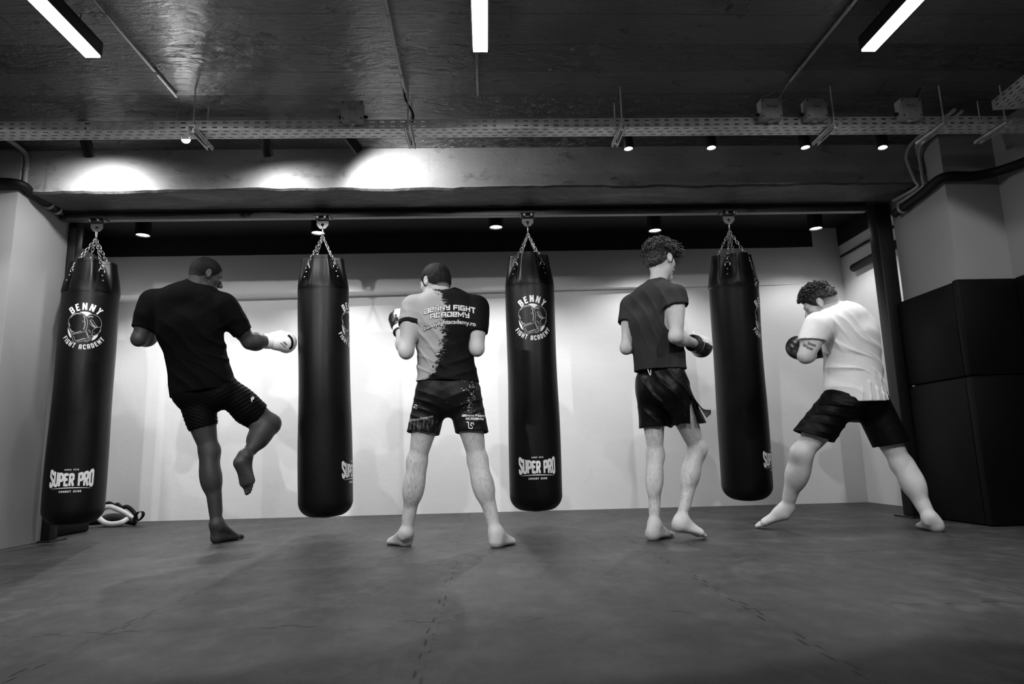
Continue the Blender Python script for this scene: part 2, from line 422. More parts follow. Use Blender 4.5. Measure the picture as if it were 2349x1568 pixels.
# junction boxes on the tray
for (x, mk, lab) in ((-.735, 'CL N', 'grey junction box marked in pen on the left half of tray'), (1.715, 'IN 4409', 'grey junction box on tray, leftmost of the right three'),
                     (1.985, 'CH2', 'grey junction box on tray, middle of the right three'), (2.56, 'ID.NC', 'grey junction box on tray, rightmost of all')):
    w = .062
    t = empty('junction_box', (x, 3.60, 2.418)); tag(t, lab, 'junction box', 'grey junction boxes on the cable tray')
    bm = bmesh.new(); box(bm, -w, w, -.028, .026, 0, .122, .004); obj('box_body', bm, M_BOXP, t, True, 40)
    bm = bmesh.new(); box(bm, -w-.001, w+.001, -.040, -.0295, -.001, .123, .003); c = obj('lid', bm, M_BOXP, t, True, 40)
    for sx in (-1, 1):
        for sz in (.012, .110):
            bm = bmesh.new(); cyl(bm, (sx*(w-.010), -.0425, sz), (sx*(w-.010), -.0395, sz), .0045, n=8); obj('screw', bm, M_BLACKMETAL, c)
    cu = bpy.data.curves.new('marking', 'FONT'); cu.body = mk; cu.size = .020; cu.align_x = 'CENTER'; cu.extrude = .0002
    tmp = bpy.data.objects.new('marking', cu); COL.objects.link(tmp); dg = bpy.context.evaluated_depsgraph_get()
    me = bpy.data.meshes.new_from_object(tmp.evaluated_get(dg)); bpy.data.objects.remove(tmp)
    me.materials.clear(); me.materials.append(M_INK)
    k = bpy.data.objects.new('pen_marking', me); link(k, c); k.location = (0, -.0412, .066); k.rotation_euler = (R(90), R(4), 0)
    for k_ in range(2):
        bm = bmesh.new(); sx = (-1, 1)[k_]
        cyl(bm, (sx*(w+.001), .0, .04), (sx*(w+.016), .0, .04), .010, n=12); cyl(bm, (sx*(w+.014), .0, .04), (sx*(w+.022), .0, .04), .007, n=10)
        obj('cable_gland', bm, M_BLACKMETAL, t)
    bm = bmesh.new(); cyl(bm, (0, -.006, -.010), (0, -.006, .001), .014, n=14); obj('cable_gland', bm, M_BOXP, t)
# conduits on the ceiling
def conduit(name, lab, P, r, m, clips=(), cat='conduit', grp=None, sm=True):
    t = empty(name, P[0]); tag(t, lab, cat, grp)
    o0 = Vector(P[0])
    bm = bmesh.new(); tube(bm, [p-o0 for p in (smooth_path(P) if sm else [Vector(p) for p in P])], r, 12); obj('tube', bm, m, t, True)
    for c in clips:
        i = c[0]; a = Vector(P[i]); b = Vector(P[i+1]); q = a.lerp(b, c[1]); d = (b-a).normalized()
        bm = bmesh.new(); cyl(bm, q-d*.009-o0, q+d*.009-o0, r*1.28, n=16); obj('clip', bm, c[2] if len(c) > 2 else m, t, True, 40)
    return t
conduit('conduit', 'thin ceiling conduit left, running from left lamp bar to tray', [(-1.775, 1.9, 2.627), (-1.776, 3.66, 2.627)], .0085, M_COND, [(0, .58), (0, .86)], grp='ceiling conduits', sm=False)
conduit('conduit', 'thin ceiling conduit between the left and middle lamp bars', [(-.437, 1.9, 2.627), (-.436, 3.62, 2.627)], .0085, M_COND, [(0, .6), (0, .9)], grp='ceiling conduits', sm=False)
conduit('conduit', 'short ceiling conduit at the end of the middle lamp bar', [(-.012, 3.08, 2.627), (-.012, 3.66, 2.627)], .0075, M_COND, [(0, .45)], grp='ceiling conduits', sm=False)
conduit('conduit', 'thin ceiling conduit left of the right lamp bar', [(1.822, 1.9, 2.627), (1.822, 3.52, 2.627)], .0085, M_COND, [(0, .6), (0, .92)], grp='ceiling conduits', sm=False)
conduit('cable', 'thin loose cable from left conduit end down to tray', [(-1.776, 3.66, 2.627), (-1.772, 3.69, 2.60), (-1.785, 3.70, 2.52), (-1.775, 3.69, 2.45)], .0025, M_COND, cat='cable', grp='loose cables at the tray')
conduit('cable', 'thin loose cable from right conduit end down to tray', [(1.822, 3.52, 2.627), (1.822, 3.60, 2.62), (1.80, 3.67, 2.55), (1.81, 3.685, 2.45)], .0025, M_COND, cat='cable', grp='loose cables at the tray')
conduit('cable', 'dark cable looping from ceiling above the tray at right', [(2.66, 3.60, 2.63), (2.64, 3.63, 2.56), (2.68, 3.66, 2.47)], .004, M_RUBBER, cat='cable')
conduit('cable', 'dark cable bundle beside hanger above tray in the middle left', [(-.445, 3.60, 2.632), (-.44, 3.66, 2.60), (-.40, 3.68, 2.52), (-.405, 3.68, 2.46)], .006, M_RUBBER, cat='cable')
# conduits and pipes on the side walls
conduit('conduit', 'grey bent conduit at top left corner of the beam', [(-3.085, 4.05, 2.622), (-3.085, 4.24, 2.622), (-3.085, 4.33, 2.61), (-3.08, 4.352, 2.56), (-3.08, 4.352, 2.44), (-3.08, 4.352, 2.405)], .015, M_COND, [(3, .5)], grp='wall conduits beside the beam')
conduit('conduit', 'inner grey bent conduit at top right corner of the beam', [(3.02, 3.80, 2.60), (3.02, 4.20, 2.595), (3.04, 4.345, 2.55), (3.05, 4.35, 2.46), (3.08, 4.352, 2.36), (3.10, 4.37, 2.315), (3.08, 4.62, 2.315)], .013, M_COND, [(3, .3)], grp='wall conduits beside the beam')
conduit('conduit', 'outer grey bent conduit at top right corner of the beam', [(3.065, 3.80, 2.59), (3.07, 4.16, 2.585), (3.095, 4.29, 2.54), (3.10, 4.30, 2.45), (3.10, 4.30, 2.36), (3.10, 4.32, 2.29), (3.10, 4.60, 2.28)], .013, M_COND, [(3, .3)], grp='wall conduits beside the beam')
conduit('insulated_pipe', 'thick black pipe crossing the top of left column', [(-3.52, 4.06, 2.38), (-3.25, 4.24, 2.375), (-3.07, 4.29, 2.37), (-3.065, 4.42, 2.355), (-3.06, 4.6, 2.34), (-3.055, 4.71, 2.33)], .028, M_RUBBER, [(3, .9, M_COND), (4, .6, M_COND)], cat='pipe')
conduit('insulated_pipe', 'thick black pipe crossing the top of right column', [(3.44, 3.4, 2.20), (3.44, 3.95, 2.27), (3.30, 4.08, 2.27), (3.10, 4.10, 2.27), (3.085, 4.3, 2.24), (3.08, 4.62, 2.21)], .032, M_RUBBER, [(4, .7, M_COND)], cat='pipe')
conduit('insulated_pipe', 'black pipe with open end on right niche wall', [(3.455, 5.88, 2.15), (3.455, 4.9, 2.17)], .036, M_RUBBER, sm=False, cat='pipe')
conduit('conduit', 'thin dark conduit on right niche wall above the black pipe', [(3.475, 6.1, 2.33), (3.475, 4.9, 2.33)], .012, M_BLACKMETAL, sm=False, cat='conduit')
conduit('insulated_pipe', 'black pipe end on left niche wall behind post', [(-3.58, 5.75, 2.29), (-3.58, 4.9, 2.27)], .030, M_RUBBER, sm=False, cat='pipe')

# ------------------------------------------------------------------ lamps
def add_spot(loc, aim, watts, cone, parent, blend=.6, rad=.02):
    ld = bpy.data.lights.new('spot_light', 'SPOT'); ld.energy = watts; ld.spot_size = R(cone); ld.spot_blend = blend; ld.shadow_soft_size = rad
    o = bpy.data.objects.new('spot_light', ld); link(o, None)
    d = (Vector(aim)-Vector(loc)).normalized(); o.matrix_world = Matrix.Translation(loc) @ d.to_track_quat('-Z', 'Y').to_matrix().to_4x4()
    if parent is not None:
        o.parent = parent; o.matrix_parent_inverse = parent.matrix_basis.inverted()
    return o
for x in LAMP_BARS:
    nm = {0: 'left', 1: 'middle', 2: 'right'}[LAMP_BARS.index(x)]
    t = empty('ceiling_lamp', (x, 3.07 if x < -1 else 3.03, 2.50)); tag(t, 'long black lamp bar with lit diffuser, the %s of three on ceiling' % nm, 'lamp', 'lamp bars on the ceiling')
    bm = bmesh.new()
    for (a, b, c, d) in ((-.0405, -.0355, 0, .075), (.0355, .0405, 0, .075), (-.0405, .0405, .070, .075)):
        box(bm, a, b, -1.7, 0, c, d)
    box(bm, -.0405, .0405, -.002, .003, 0, .075); obj('housing', bm, M_BLACKMETAL, t)
    bm = bmesh.new(); box(bm, -.035, .035, -1.695, -.003, -.007, .004); obj('diffuser', bm, M_LENS, t)
    for yy in (-.12, -1.5):
        bm = bmesh.new(); cyl(bm, (0, yy, .076), (0, yy, CZ-2.50), .004, n=8); obj('suspension_rod', bm, M_GALV, t)
TN = ['leftmost black spotlight under tray, aimed at the beam', 'glaring spotlight second from left, aimed at the camera', 'black spotlight third from left, shining on the beam', 'tilted black spotlight making the brightest patch on the beam',
      'lit spotlight left of the curly-haired man, first of the right four', 'lit spotlight, second of the right four', 'lit spotlight, third of the right four', 'lit spotlight, rightmost of all']
def spotlight(x, y, zc, aim, L_, r, lab, grp, watts, cone, recess, blend=.6, head=None):
    base = Vector((x, y, zc)); piv = base-Vector((0, 0, .075))
    t = empty('spotlight', base); tag(t, lab, 'spotlight', grp)
    d = (Vector(aim)-piv).normalized()
    bm = bmesh.new(); cyl(bm, (0, 0, 0), (0, 0, -.018), r*1.15, n=24); obj('ceiling_mount', bm, M_BLACKMETAL, t, True, 40)
    bm = bmesh.new(); cyl(bm, (0, 0, -.018), piv-base, .008, n=10); obj('joint', bm, M_BLACKMETAL, t, True, 40)
    bm = bmesh.new()
    a = piv-base-d*.02; e = a+d*L_
    x_, y_, _ = frame(d); n = 28
    prof = [(0, 0), (r*.92, 0), (r, .006), (r, L_-.003), (r*.97, L_), (r*.84, L_), (r*.78, L_-recess)]
    rings = []
    for (rr, h) in prof:
        rings.append([bm.verts.new(a+d*h+(x_*math.cos(q)+y_*math.sin(q))*rr) for q in [2*PI*k/n for k in range(n)]] if rr > 0 else bm.verts.new(a))
    for i in range(len(prof)-1):
        for k in range(n):
            k2 = (k+1) % n
            if i == 0: bm.faces.new((rings[0], rings[1][k2], rings[1][k]))
            else: bm.faces.new((rings[i][k], rings[i][k2], rings[i+1][k2], rings[i+1][k]))
    bmesh.ops.recalc_face_normals(bm, faces=bm.faces)
    obj('lamp_head', bm, M_BLACKMETAL, t, True, 40)
    bm = bmesh.new(); c = a+d*(L_-recess)
    bm.faces.new([bm.verts.new(c+(x_*math.cos(q)+y_*math.sin(q))*r*.775) for q in [2*PI*k/n for k in range(n)]]); obj('glass', bm, M_SPOT, t)
    add_spot(base+c+d*(recess+.004), base+c+d, watts, cone, t, blend, r*.6)
    return t
for (x, y, aim, w, cone), lab in zip(TRAY_SPOTS, TN):
    spotlight(x, y, CZ, aim, .15, .033, lab, 'spotlights between tray and beam', w, cone, .006, blend=1.0 if cone > 125 else .6)
for (x, y, w), lab in zip(NICHE_SPOTS, ['lit black ceiling can right of the leftmost bag', 'lit black ceiling can behind the chain of second bag', 'lit black ceiling can left of the middle bag', 'lit black ceiling can just above the curly hair', 'lit black ceiling can farthest right']):
    t = empty('downlight', (x, y, CZ)); tag(t, lab, 'downlight', 'black downlight cans in the niche')
    bm = bmesh.new(); n = 32; r = .062; rings = []
    for (rr, h) in ((r, 0), (r, -.19), (r*.97, -.20), (r*.86, -.20), (r*.82, -.19)):
        rings.append([bm.verts.new((rr*math.cos(q), rr*math.sin(q), h)) for q in [2*PI*k/n for k in range(n)]])
    for i in range(4):
        for k in range(n): bm.faces.new((rings[i][k], rings[i][(k+1) % n], rings[i+1][(k+1) % n], rings[i+1][k]))
    bmesh.ops.recalc_face_normals(bm, faces=bm.faces)
    obj('can', bm, M_BLACKMETAL, t, True, 40)
    bm = bmesh.new(); bm.faces.new([bm.verts.new((r*.82*math.cos(q), r*.82*math.sin(q), -.19)) for q in [2*PI*k/n for k in range(n)]][::-1]); obj('glass', bm, M_SPOT, t)
    add_spot((x, y, CZ-.206), (x, y+.12, 0), w, 128, t, .55, .014)
for loc, aim, w, cone in HALL_SPOTS:
    add_spot(loc, aim, w, cone, None, .12, .022)

# training gear lying behind the leftmost bag
t = empty('training_gear', (-3.2, 6.03, 0)); tag(t, 'white padded tubes with black straps lying on the mats behind the leftmost bag', 'training gear')
o0 = Vector((-3.2, 6.03, 0))
for P in ([(-3.42, 6.14, .10), (-3.36, 6.12, .150), (-3.31, 6.11, .158), (-3.27, 6.10, .148), (-3.18, 6.09, .110), (-3.10, 6.09, .055)], [(-3.40, 5.98, .13), (-3.33, 5.96, .095), (-3.29, 5.945, .062), (-3.24, 5.93, .036), (-3.18, 5.92, .026), (-3.115, 5.93, .034), (-3.08, 5.97, .06)]):
    bm = bmesh.new(); tube(bm, [p-o0 for p in smooth_path(P)], .0215, 14); obj('padded_tube', bm, M_WHITEPL, t, True)
bm = bmesh.new(); P = [p-o0 for p in smooth_path([(-3.03, 5.99, .03), (-3.022, 5.99, .09), (-2.99, 5.99, .118), (-2.962, 5.99, .105), (-2.968, 5.99, .07), (-3.01, 5.99, .035), (-3.12, 6.01, .02)])]; g = []
for i, p in enumerate(P): g.append((bm.verts.new(p+Vector((0, -.03, 0))), bm.verts.new(p+Vector((0, .03, 0)))))
for a, b in zip(g[:-1], g[1:]): bm.faces.new((a[0], b[0], b[1], a[1]))
bmesh.ops.solidify(bm, geom=bm.faces[:], thickness=.006); obj('strap_loop', bm, M_RUBBER, t, True, 50)
bm = bmesh.new(); tube(bm, [p-o0 for p in smooth_path([(-3.43, 6.17, .15), (-3.36, 6.17, .185), (-3.30, 6.16, .165), (-3.27, 6.16, .172), (-3.23, 6.15, .145), (-3.18, 6.15, .15), (-3.12, 6.15, .10), (-3.08, 6.12, .04)])], .018, 8); obj('strap', bm, M_RUBBER, t, True)
bm = bmesh.new(); tube(bm, [p-o0 for p in smooth_path([(-3.5, 5.98, .03), (-3.35, 5.99, .045), (-3.2, 6.0, .06), (-3.1, 6.02, .04), (-3.03, 6.0, .02)])], [.02+.012*math.sin(PI*i/24) for i in range(25)], 12); obj('strap', bm, M_RUBBER, t, True)
bm = bmesh.new(); bmesh.ops.create_uvsphere(bm, u_segments=28, v_segments=16, radius=1)
for v in bm.verts: v.co = Vector((v.co.x*.115-.045, v.co.y*.07+.02, v.co.z*.052+.054))
obj('pad', bm, M_SHINY, t, True)
bm = bmesh.new(); box(bm, -3.56, -3.19, 5.15, 5.62, .0, .115, .02); tag(obj('padded_block', bm, M_PAD, smooth=True, angle=50), 'low black padded block on the mats behind the left post', 'pad')
# ================================================================== lettering and marks (flat strokes laid on a surface)
GL = {  # narrow angular capitals, strokes in a 0..w x 0..1 box
 'B': (.50, [[(.08, 0), (.08, 1)], [(.08, .92), (.34, .92), (.42, .84), (.42, .60), (.34, .52), (.08, .52)], [(.34, .52), (.42, .44), (.42, .16), (.34, .08), (.08, .08)]]),
 'E': (.46, [[(.08, 0), (.08, 1)], [(.08, .92), (.44, .92)], [(.08, .52), (.38, .52)], [(.08, .08), (.44, .08)]]),
 'N': (.54, [[(.08, 0), (.08, 1)], [(.10, .95), (.44, .05)], [(.46, 0), (.46, 1)]]),
 'Y': (.52, [[(.05, 1), (.26, .48), (.47, 1)], [(.26, .52), (.26, 0)]]),
 'F': (.44, [[(.08, 0), (.08, 1)], [(.08, .92), (.44, .92)], [(.08, .52), (.38, .52)]]),
 'I': (.18, [[(.09, 0), (.09, 1)]]),
 'G': (.52, [[(.44, .74), (.44, .85), (.36, .92), (.16, .92), (.08, .84), (.08, .16), (.16, .08), (.36, .08), (.44, .16), (.44, .48), (.26, .48)]]),
 'H': (.52, [[(.08, 0), (.08, 1)], [(.44, 0), (.44, 1)], [(.08, .5), (.44, .5)]]),
 'T': (.50, [[(.25, 0), (.25, 1)], [(0, .92), (.50, .92)]]),
 'A': (.50, [[(.08, 0), (.08, .84), (.16, .92), (.34, .92), (.42, .84), (.42, 0)], [(.08, .42), (.42, .42)]]),
 'C': (.48, [[(.42, .72), (.42, .85), (.34, .92), (.16, .92), (.08, .84), (.08, .16), (.16, .08), (.34, .08), (.42, .15), (.42, .28)]]),
 'D': (.50, [[(.08, 0), (.08, 1)], [(.08, .92), (.30, .92), (.42, .80), (.42, .20), (.30, .08), (.08, .08)]]),
 'M': (.62, [[(.08, 0), (.08, 1)], [(.54, 0), (.54, 1)], [(.09, .95), (.31, .35), (.53, .95)]]),
 'S': (.48, [[(.40, .72), (.40, .86), (.33, .92), (.15, .92), (.08, .85), (.08, .64), (.40, .38), (.40, .15), (.33, .08), (.15, .08), (.08, .15), (.08, .30)]]),
 'U': (.50, [[(.08, 1), (.08, .16), (.16, .08), (.34, .08), (.42, .16), (.42, 1)]]),
 'P': (.48, [[(.08, 0), (.08, 1)], [(.08, .92), (.34, .92), (.42, .84), (.42, .52), (.34, .44), (.08, .44)]]),
 'R': (.50, [[(.08, 0), (.08, 1)], [(.08, .92), (.34, .92), (.42, .84), (.42, .56), (.34, .48), (.08, .48)], [(.26, .48), (.44, 0)]]),
 'O': (.50, [[(.16, .92), (.34, .92), (.42, .84), (.42, .16), (.34, .08), (.16, .08), (.08, .16), (.08, .84), (.16, .92), (.2, .92)]]),
 '1': (.22, [[(0, .82), (.12, .95), (.12, 0)]]), '9': (.46, [[(.38, .5), (.08, .5), (.08, .92), (.38, .92), (.38, .08), (.08, .08)]]),
 '7': (.44, [[(.02, .92), (.40, .92), (.15, 0)]]), '8': (.46, [[(.08, .08), (.08, .92), (.38, .92), (.38, .08), (.08, .08)], [(.08, .5), (.38, .5)]]), ' ': (.26, []),
}
SG = {  # wide square capitals of the shirt print, 0..w x 0..1
 'B': (.90, [[(.02, .90), (.86, .90), (.86, .10), (.10, .10), (.10, .62)], [(.28, .50), (.86, .50)]]),
 'E': (.84, [[(.84, .90), (.10, .90), (.10, .10), (.84, .10)], [(.25, .50), (.74, .50), (.74, .84)]]),
 'N': (.90, [[(.08, 0), (.08, .85), (.80, .12), (.80, 1)]]),
 'Y': (.86, [[(.04, 1), (.22, .50), (.80, .50)], [(.80, 1), (.80, .08), (.18, .08)]]),
 'F': (.80, [[(.08, -.05), (.08, .88), (.84, .88)], [(.20, .46), (.72, .46)]]),
 'I': (.24, [[(.10, 1), (.12, -.05)]]),
 'G': (.90, [[(.84, .88), (.10, .88), (.10, .10), (.82, .10), (.82, .48), (.42, .48)]]),
 'H': (.84, [[(.08, 1), (.12, 0)], [(.78, 1), (.74, 0)], [(.10, .5), (.76, .5)]]),
 'T': (.84, [[(0, .90), (.88, .90)], [(.46, .88), (.50, -.12)]]),
 'A': (.90, [[(.08, 0), (.08, .88), (.80, .88), (.80, .30), (.90, 0)], [(.22, .42), (.80, .42)]]),
 'C': (.86, [[(.80, .88), (.08, .88), (.08, .10), (.84, .10)]]),
 'D': (.90, [[(0, .90), (.82, .90), (.82, .10), (.12, .10), (.12, .65)]]),
 'M': (1.05, [[(.10, 0), (.04, .95), (.50, .28), (.98, .95), (.96, 0)]]), ' ': (.40, []),
}
def stroke_quads(P, w, sub=.25):
    """a polyline as a mitred ribbon cut into short pieces"""
    P = [np.array(p, float) for p in P]; n = len(P); L = []
    for i in range(n):
        a = P[i]-P[i-1] if i > 0 else P[1]-P[0]; b = P[i+1]-P[i] if i < n-1 else a
        if i == 0: a = b
        a = a/np.linalg.norm(a); b = b/np.linalg.norm(b)
        na = np.array((-a[1], a[0])); nb = np.array((-b[1], b[0])); m = na+nb; m /= max(1e-6, np.linalg.norm(m))
        L.append(m*(w/2)/max(.5, m@na))
    Q = []
    for i in range(n-1):
        k = max(1, int(np.linalg.norm(P[i+1]-P[i])/sub))
        for j in range(k):
            t0, t1 = j/k, (j+1)/k
            p0, p1 = P[i]*(1-t0)+P[i+1]*t0, P[i]*(1-t1)+P[i+1]*t1; o0, o1 = L[i]*(1-t0)+L[i+1]*t0, L[i]*(1-t1)+L[i+1]*t1
            Q.append([p0-o0, p1-o1, p1+o1, p0+o0])
    return Q
def word(txt, font, w=.17, track=.10):
    """list of (centre x, quads about x=0) glyphs and total width, cap height 1"""
    x = 0; out = []
    for ch in txt:
        gw, st = font[ch]
        out.append((x+gw/2, [[(q[0]-gw/2, q[1]) for q in qu] for s in st for qu in stroke_quads(s, w)])); x += gw+track
    return out, x-track
def flat_mesh(name, polys, fn, mat, parent, offset_fn=None):
    V = []; F = []
    bm = bmesh.new()
    for q in polys:
        try: bm.faces.new([bm.verts.new(fn(p[0], p[1])) for p in q])
        except Exception: pass
    return obj(name, bm, mat, parent)
def fan(P):   # fill a star-shaped outline as triangles from its centre, ring-subdivided
    c = np.mean(P, axis=0); out = []
    for i in range(len(P)):
        a, b = np.array(P[i]), np.array(P[(i+1) % len(P)])
        for k in range(3):
            t0, t1 = k/3, (k+1)/3
            out.append([tuple(c+(a-c)*t0), tuple(c+(a-c)*t1), tuple(c+(b-c)*t1), tuple(c+(b-c)*t0)] if k else [tuple(c), tuple(c+(a-c)*t1), tuple(c+(b-c)*t1)])
    return out
def spline2(P, closed=False, n=6):
    P = [Vector((p[0], p[1], 0)) for p in P]
    if closed:
        Q = P[-1:]+P+P[:2]; out = []
        for i in range(1, len(Q)-2):
            for k in range(n):
                t = k/n; a, b, c, d = Q[i-1], Q[i], Q[i+1], Q[i+2]
                out.append(0.5*((2*b)+(c-a)*t+(2*a-5*b+4*c-d)*t*t+(3*b-a-3*c+d)*t**3))
    else: out = smooth_path(P, n)
    return [(p.x, p.y) for p in out]

# ================================================================== punching bags
def m_leather():
    t = NT('black_bag_leather'); v = t.coord()
    a = t.noise(t.coord(scale=(1, 1, .5)), 5, 5, .6, .5); c = t.noise(v, 220, 2); d = t.noise(t.coord(scale=(1, 1, .35)), 14, 4, .6, 1.2)
    sc = t.noise(t.coord(scale=(1, 1, 4)), 4, 6, .7, .6)
    col = t.ramp(a, [(.3, .0014), (.7, .0025)]); col = t.mix(t.ramp(sc, [(.68, 0), (.74, .4)]), col, .008)
    return t.fin(col, t.ramp(a, [(.3, .36), (.7, .46)]), t.bump(c, .05, .001, t.bump(d, .14, .008)), .22)
M_LEATHER = m_leather()
M_LOGOGREY = plain('grey_print', .26, .5, var=.05, bump=0)
M_PRINTBLK = plain('black_print', .008, .5, bump=0)
M_PRINT = plain('pale_print', .66, .55, var=.05, bump=0)
ZT, ZB = -.270, -2.110
def bag_r(th, z, ths):
    t = min(1, max(0, (ZT-z)/.24)); s = t*t*(3-2*t)
    r = .150+.030*s
    d = [abs((th-a+PI) % (2*PI)-PI) for a in ths]; m = min(d)
    p = math.exp(-(m/.30)**2)
    r -= .046*(1-t)**1.2*p
    # folds running down from the straps
    f = math.exp(-((m-.42)/.10)**2)-.6*math.exp(-((m-.25)/.07)**2)
    r += .011*f*math.sin(PI*min(1, t*.75+.1))*(1 if t < 1 else 0)*(1-t*.8)
    b = (z-ZB)
    if z < -.5: r += .0022*math.sin(z*3.1+1)+.0015*math.sin(2*th+z*7)+.0012*math.sin(3*th-z*5+1)
    r *= 1+.02*max(0, (-z-1.2)/.9)
    return r
def bag(x, y, phi, strap0, tilt, lab, dangling=False):
    root = empty('punching_bag', (x, y, 2.222)); tag(root, lab, 'punching bag', 'black punching bags on the rail')
    ths = [strap0+k*PI/2 for k in range(4)]
    tm = {}
    bm = bmesh.new(); n = 120
    zs = [ZT-.24*k/16 for k in range(17)]+[ZT-.24-(ZT-.24-(ZB+.12))*k/40 for k in range(1, 41)]
    rings = []
    # inner lip first (open top is sewn shut a bit below the rim)
    def ring(fr, z, zz=0): return [bm.verts.new((fr(q)*math.cos(q), fr(q)*math.sin(q), z+zz)) for q in [2*PI*k/n for k in range(n)]]
    cap = ring(lambda q: .02, ZT-.035); rings.append(cap)
    rings.append(ring(lambda q: bag_r(q, ZT, ths)*.80, ZT-.03))
    rings.append(ring(lambda q: bag_r(q, ZT, ths)-.006, ZT))
    for z in zs: rings.append(ring(lambda q, z=z: bag_r(q, z, ths), z-.001))
    zc = ZB+.12
    for k in range(1, 10):
        a = PI/2*k/9
        rings.append(ring(lambda q, a=a: bag_r(q, zc, ths)-.105*(1-math.cos(a))*(1 if a < 1.5 else 1), zc-.105*math.sin(a)))
    for rr in (.05, .02):
        rings.append(ring(lambda q, rr=rr: rr, zc-.105-.012*(1-rr/.07)))
    for i in range(len(rings)-1):
        for k in range(n): bm.faces.new((rings[i][k], rings[i][(k+1) % n], rings[i+1][(k+1) % n], rings[i+1][k]))
    bm.faces.new(rings[0]); bm.faces.new(rings[-1][::-1])
    bmesh.ops.recalc_face_normals(bm, faces=bm.faces)
    body = obj('bag_body', bm, M_LEATHER, root, True, 50)
    def surf(q, z, off=.0012):
        r = bag_r(q, z, ths)+off; return (r*math.cos(q), r*math.sin(q), z)
    # seam ring
    bm = bmesh.new(); tube(bm, [surf(2*PI*k/90, ZT-.245, .0) for k in range(90)], .0016, 6, closed=True)
    obj('seam', bm, M_LEATHER, root, True)
    bm = bmesh.new(); tube(bm, [surf(2*PI*k/90, ZT-.022, .0) for k in range(90)], .0014, 6, closed=True)
    obj('seam', bm, M_LEATHER, root, True)
    for j, a in enumerate(ths):
        # strap patch
        bm = bmesh.new(); zz0, zz1 = ZT-.085, ZT-.235; g = []
        for i in range(7):
            z = zz0+(zz1-zz0)*i/6; w = .018+.030*i/6
            for off in (.006,): g.append([bm.verts.new(surf(a+u*w/.17, z, off)) for u in (-1, -.5, 0, .5, 1)])
        for i in range(6):
            for k in range(4): bm.faces.new((g[i][k], g[i][k+1], g[i+1][k+1], g[i+1][k]))
        bmesh.ops.solidify(bm, geom=bm.faces[:], thickness=.005)
        bmesh.ops.recalc_face_normals(bm, faces=bm.faces)
        st = obj('strap', bm, M_LEATHER, root, True, 40)
        for zr in (.115, .155):
            bm = bmesh.new(); p = Vector(surf(a, ZT-zr, .006)); d = Vector((math.cos(a), math.sin(a), 0))
            cyl(bm, p, p+d*.004, .0075, .005, n=12); obj('rivet', bm, M_CHROME, st, True, 40)
        # D ring
        top = Vector((math.cos(a)*(bag_r(a, ZT-.075, ths)+.010), math.sin(a)*(bag_r(a, ZT-.075, ths)+.010), ZT-.068))
        tang = Vector((-math.sin(a), math.cos(a), 0))
        bm = bmesh.new(); tube(bm, [top+tang*.019*math.cos(q)+Vector((0, 0, -.012+.019*math.sin(q))) for q in [2*PI*k/20 for k in range(20)]], .0028, 8, closed=True)
        obj('d_ring', bm, M_CHROME, root, True)
        # chain
        c0 = Vector((0, 0, -.082)); c1 = top+Vector((0, 0, .006)); Lc = (c1-c0).length; nl = max(5, round(Lc/.0235)); stp = Lc/nl
        bm = bmesh.new(); d = (c1-c0).normalized(); u, v, _ = frame(d)
        def linkmesh(c, d, side, ln=.0325, w=.0085):
            P = []
            for q in [2*PI*k/16 for k in range(16)]:
                cx = math.cos(q); sx = math.sin(q)
                P.append(c+d*((ln/2-w)*(1 if cx > 0 else -1)+w*cx*1.0)+side*(w*sx))
            tube(bm, P, .0022, 6, closed=True)
        for k in range(nl):
            linkmesh(c0+d*stp*(k+.5), d, (u if k % 2 else v))
        if dangling and j == dangling-1:
            q0 = c1.copy(); q = a-.18; path = []
            for k in range(7):
                z = ZT-.075-.028*(k+.5); sp = Vector(surf(a-.10-.05*k, z, .010)); path.append(sp)
            for k in range(6): linkmesh((path[k]+path[k+1])/2, (path[k+1]-path[k]).normalized(), frame(path[k+1]-path[k])[k % 2], .036)
        obj('chain', bm, M_CHROME, root, True)
    # master link through the hanger hole
    bm = bmesh.new()
    P = [Vector((.0, .009*math.sin(q), -.040+(.042*math.cos(q)))) for q in [2*PI*k/24 for k in range(24)]]
    tube(bm, P, .0030, 8, closed=True); obj('carabiner', bm, M_CHROME, root, True)
    # ---- prints
    rs = .182
    zc_ = -.768   # emblem centre height
    def mp(sgn=1): return lambda u, v: surf(phi+u/rs, zc_+v, .0016)
    polys = []
    LET = []
    glyphs, W = word('BENNY', GL, .20, .13); hh = .050; Rr = .118
    for cx, qs in glyphs:
        ang = (cx-W/2)*hh*1.42/(Rr+hh*.5)
        for q in qs:
            LET.append([((p[0]*hh*1.05)*math.cos(ang)+(Rr+p[1]*hh)*math.sin(ang), -(p[0]*hh*1.05)*math.sin(ang)+(Rr+p[1]*hh)*math.cos(ang)) for p in q])
    flat_mesh('emblem_upper_lettering', LET, mp(), M_PRINT, root); LET = []
    glyphs, W = word('FIGHT ACADEMY', GL, .19, .24); hh = .033; Rr = .157
    for cx, qs in glyphs:
        ang = (cx-W/2)*hh*1.02/(Rr-hh*.5)
        for q in qs:
            LET.append([(p[0]*hh*math.cos(ang)+(Rr-p[1]*hh)*math.sin(ang), p[0]*hh*math.sin(ang)-(Rr-p[1]*hh)*math.cos(ang)) for p in q])
    flat_mesh('emblem_lower_lettering', LET, mp(), M_PRINT, root)
    # white disc parts and the two gloves
    E = lambda x_, y_: ((x_-690)/470*.118, (800-y_)/470*.118)   # drawing grid of the emblem
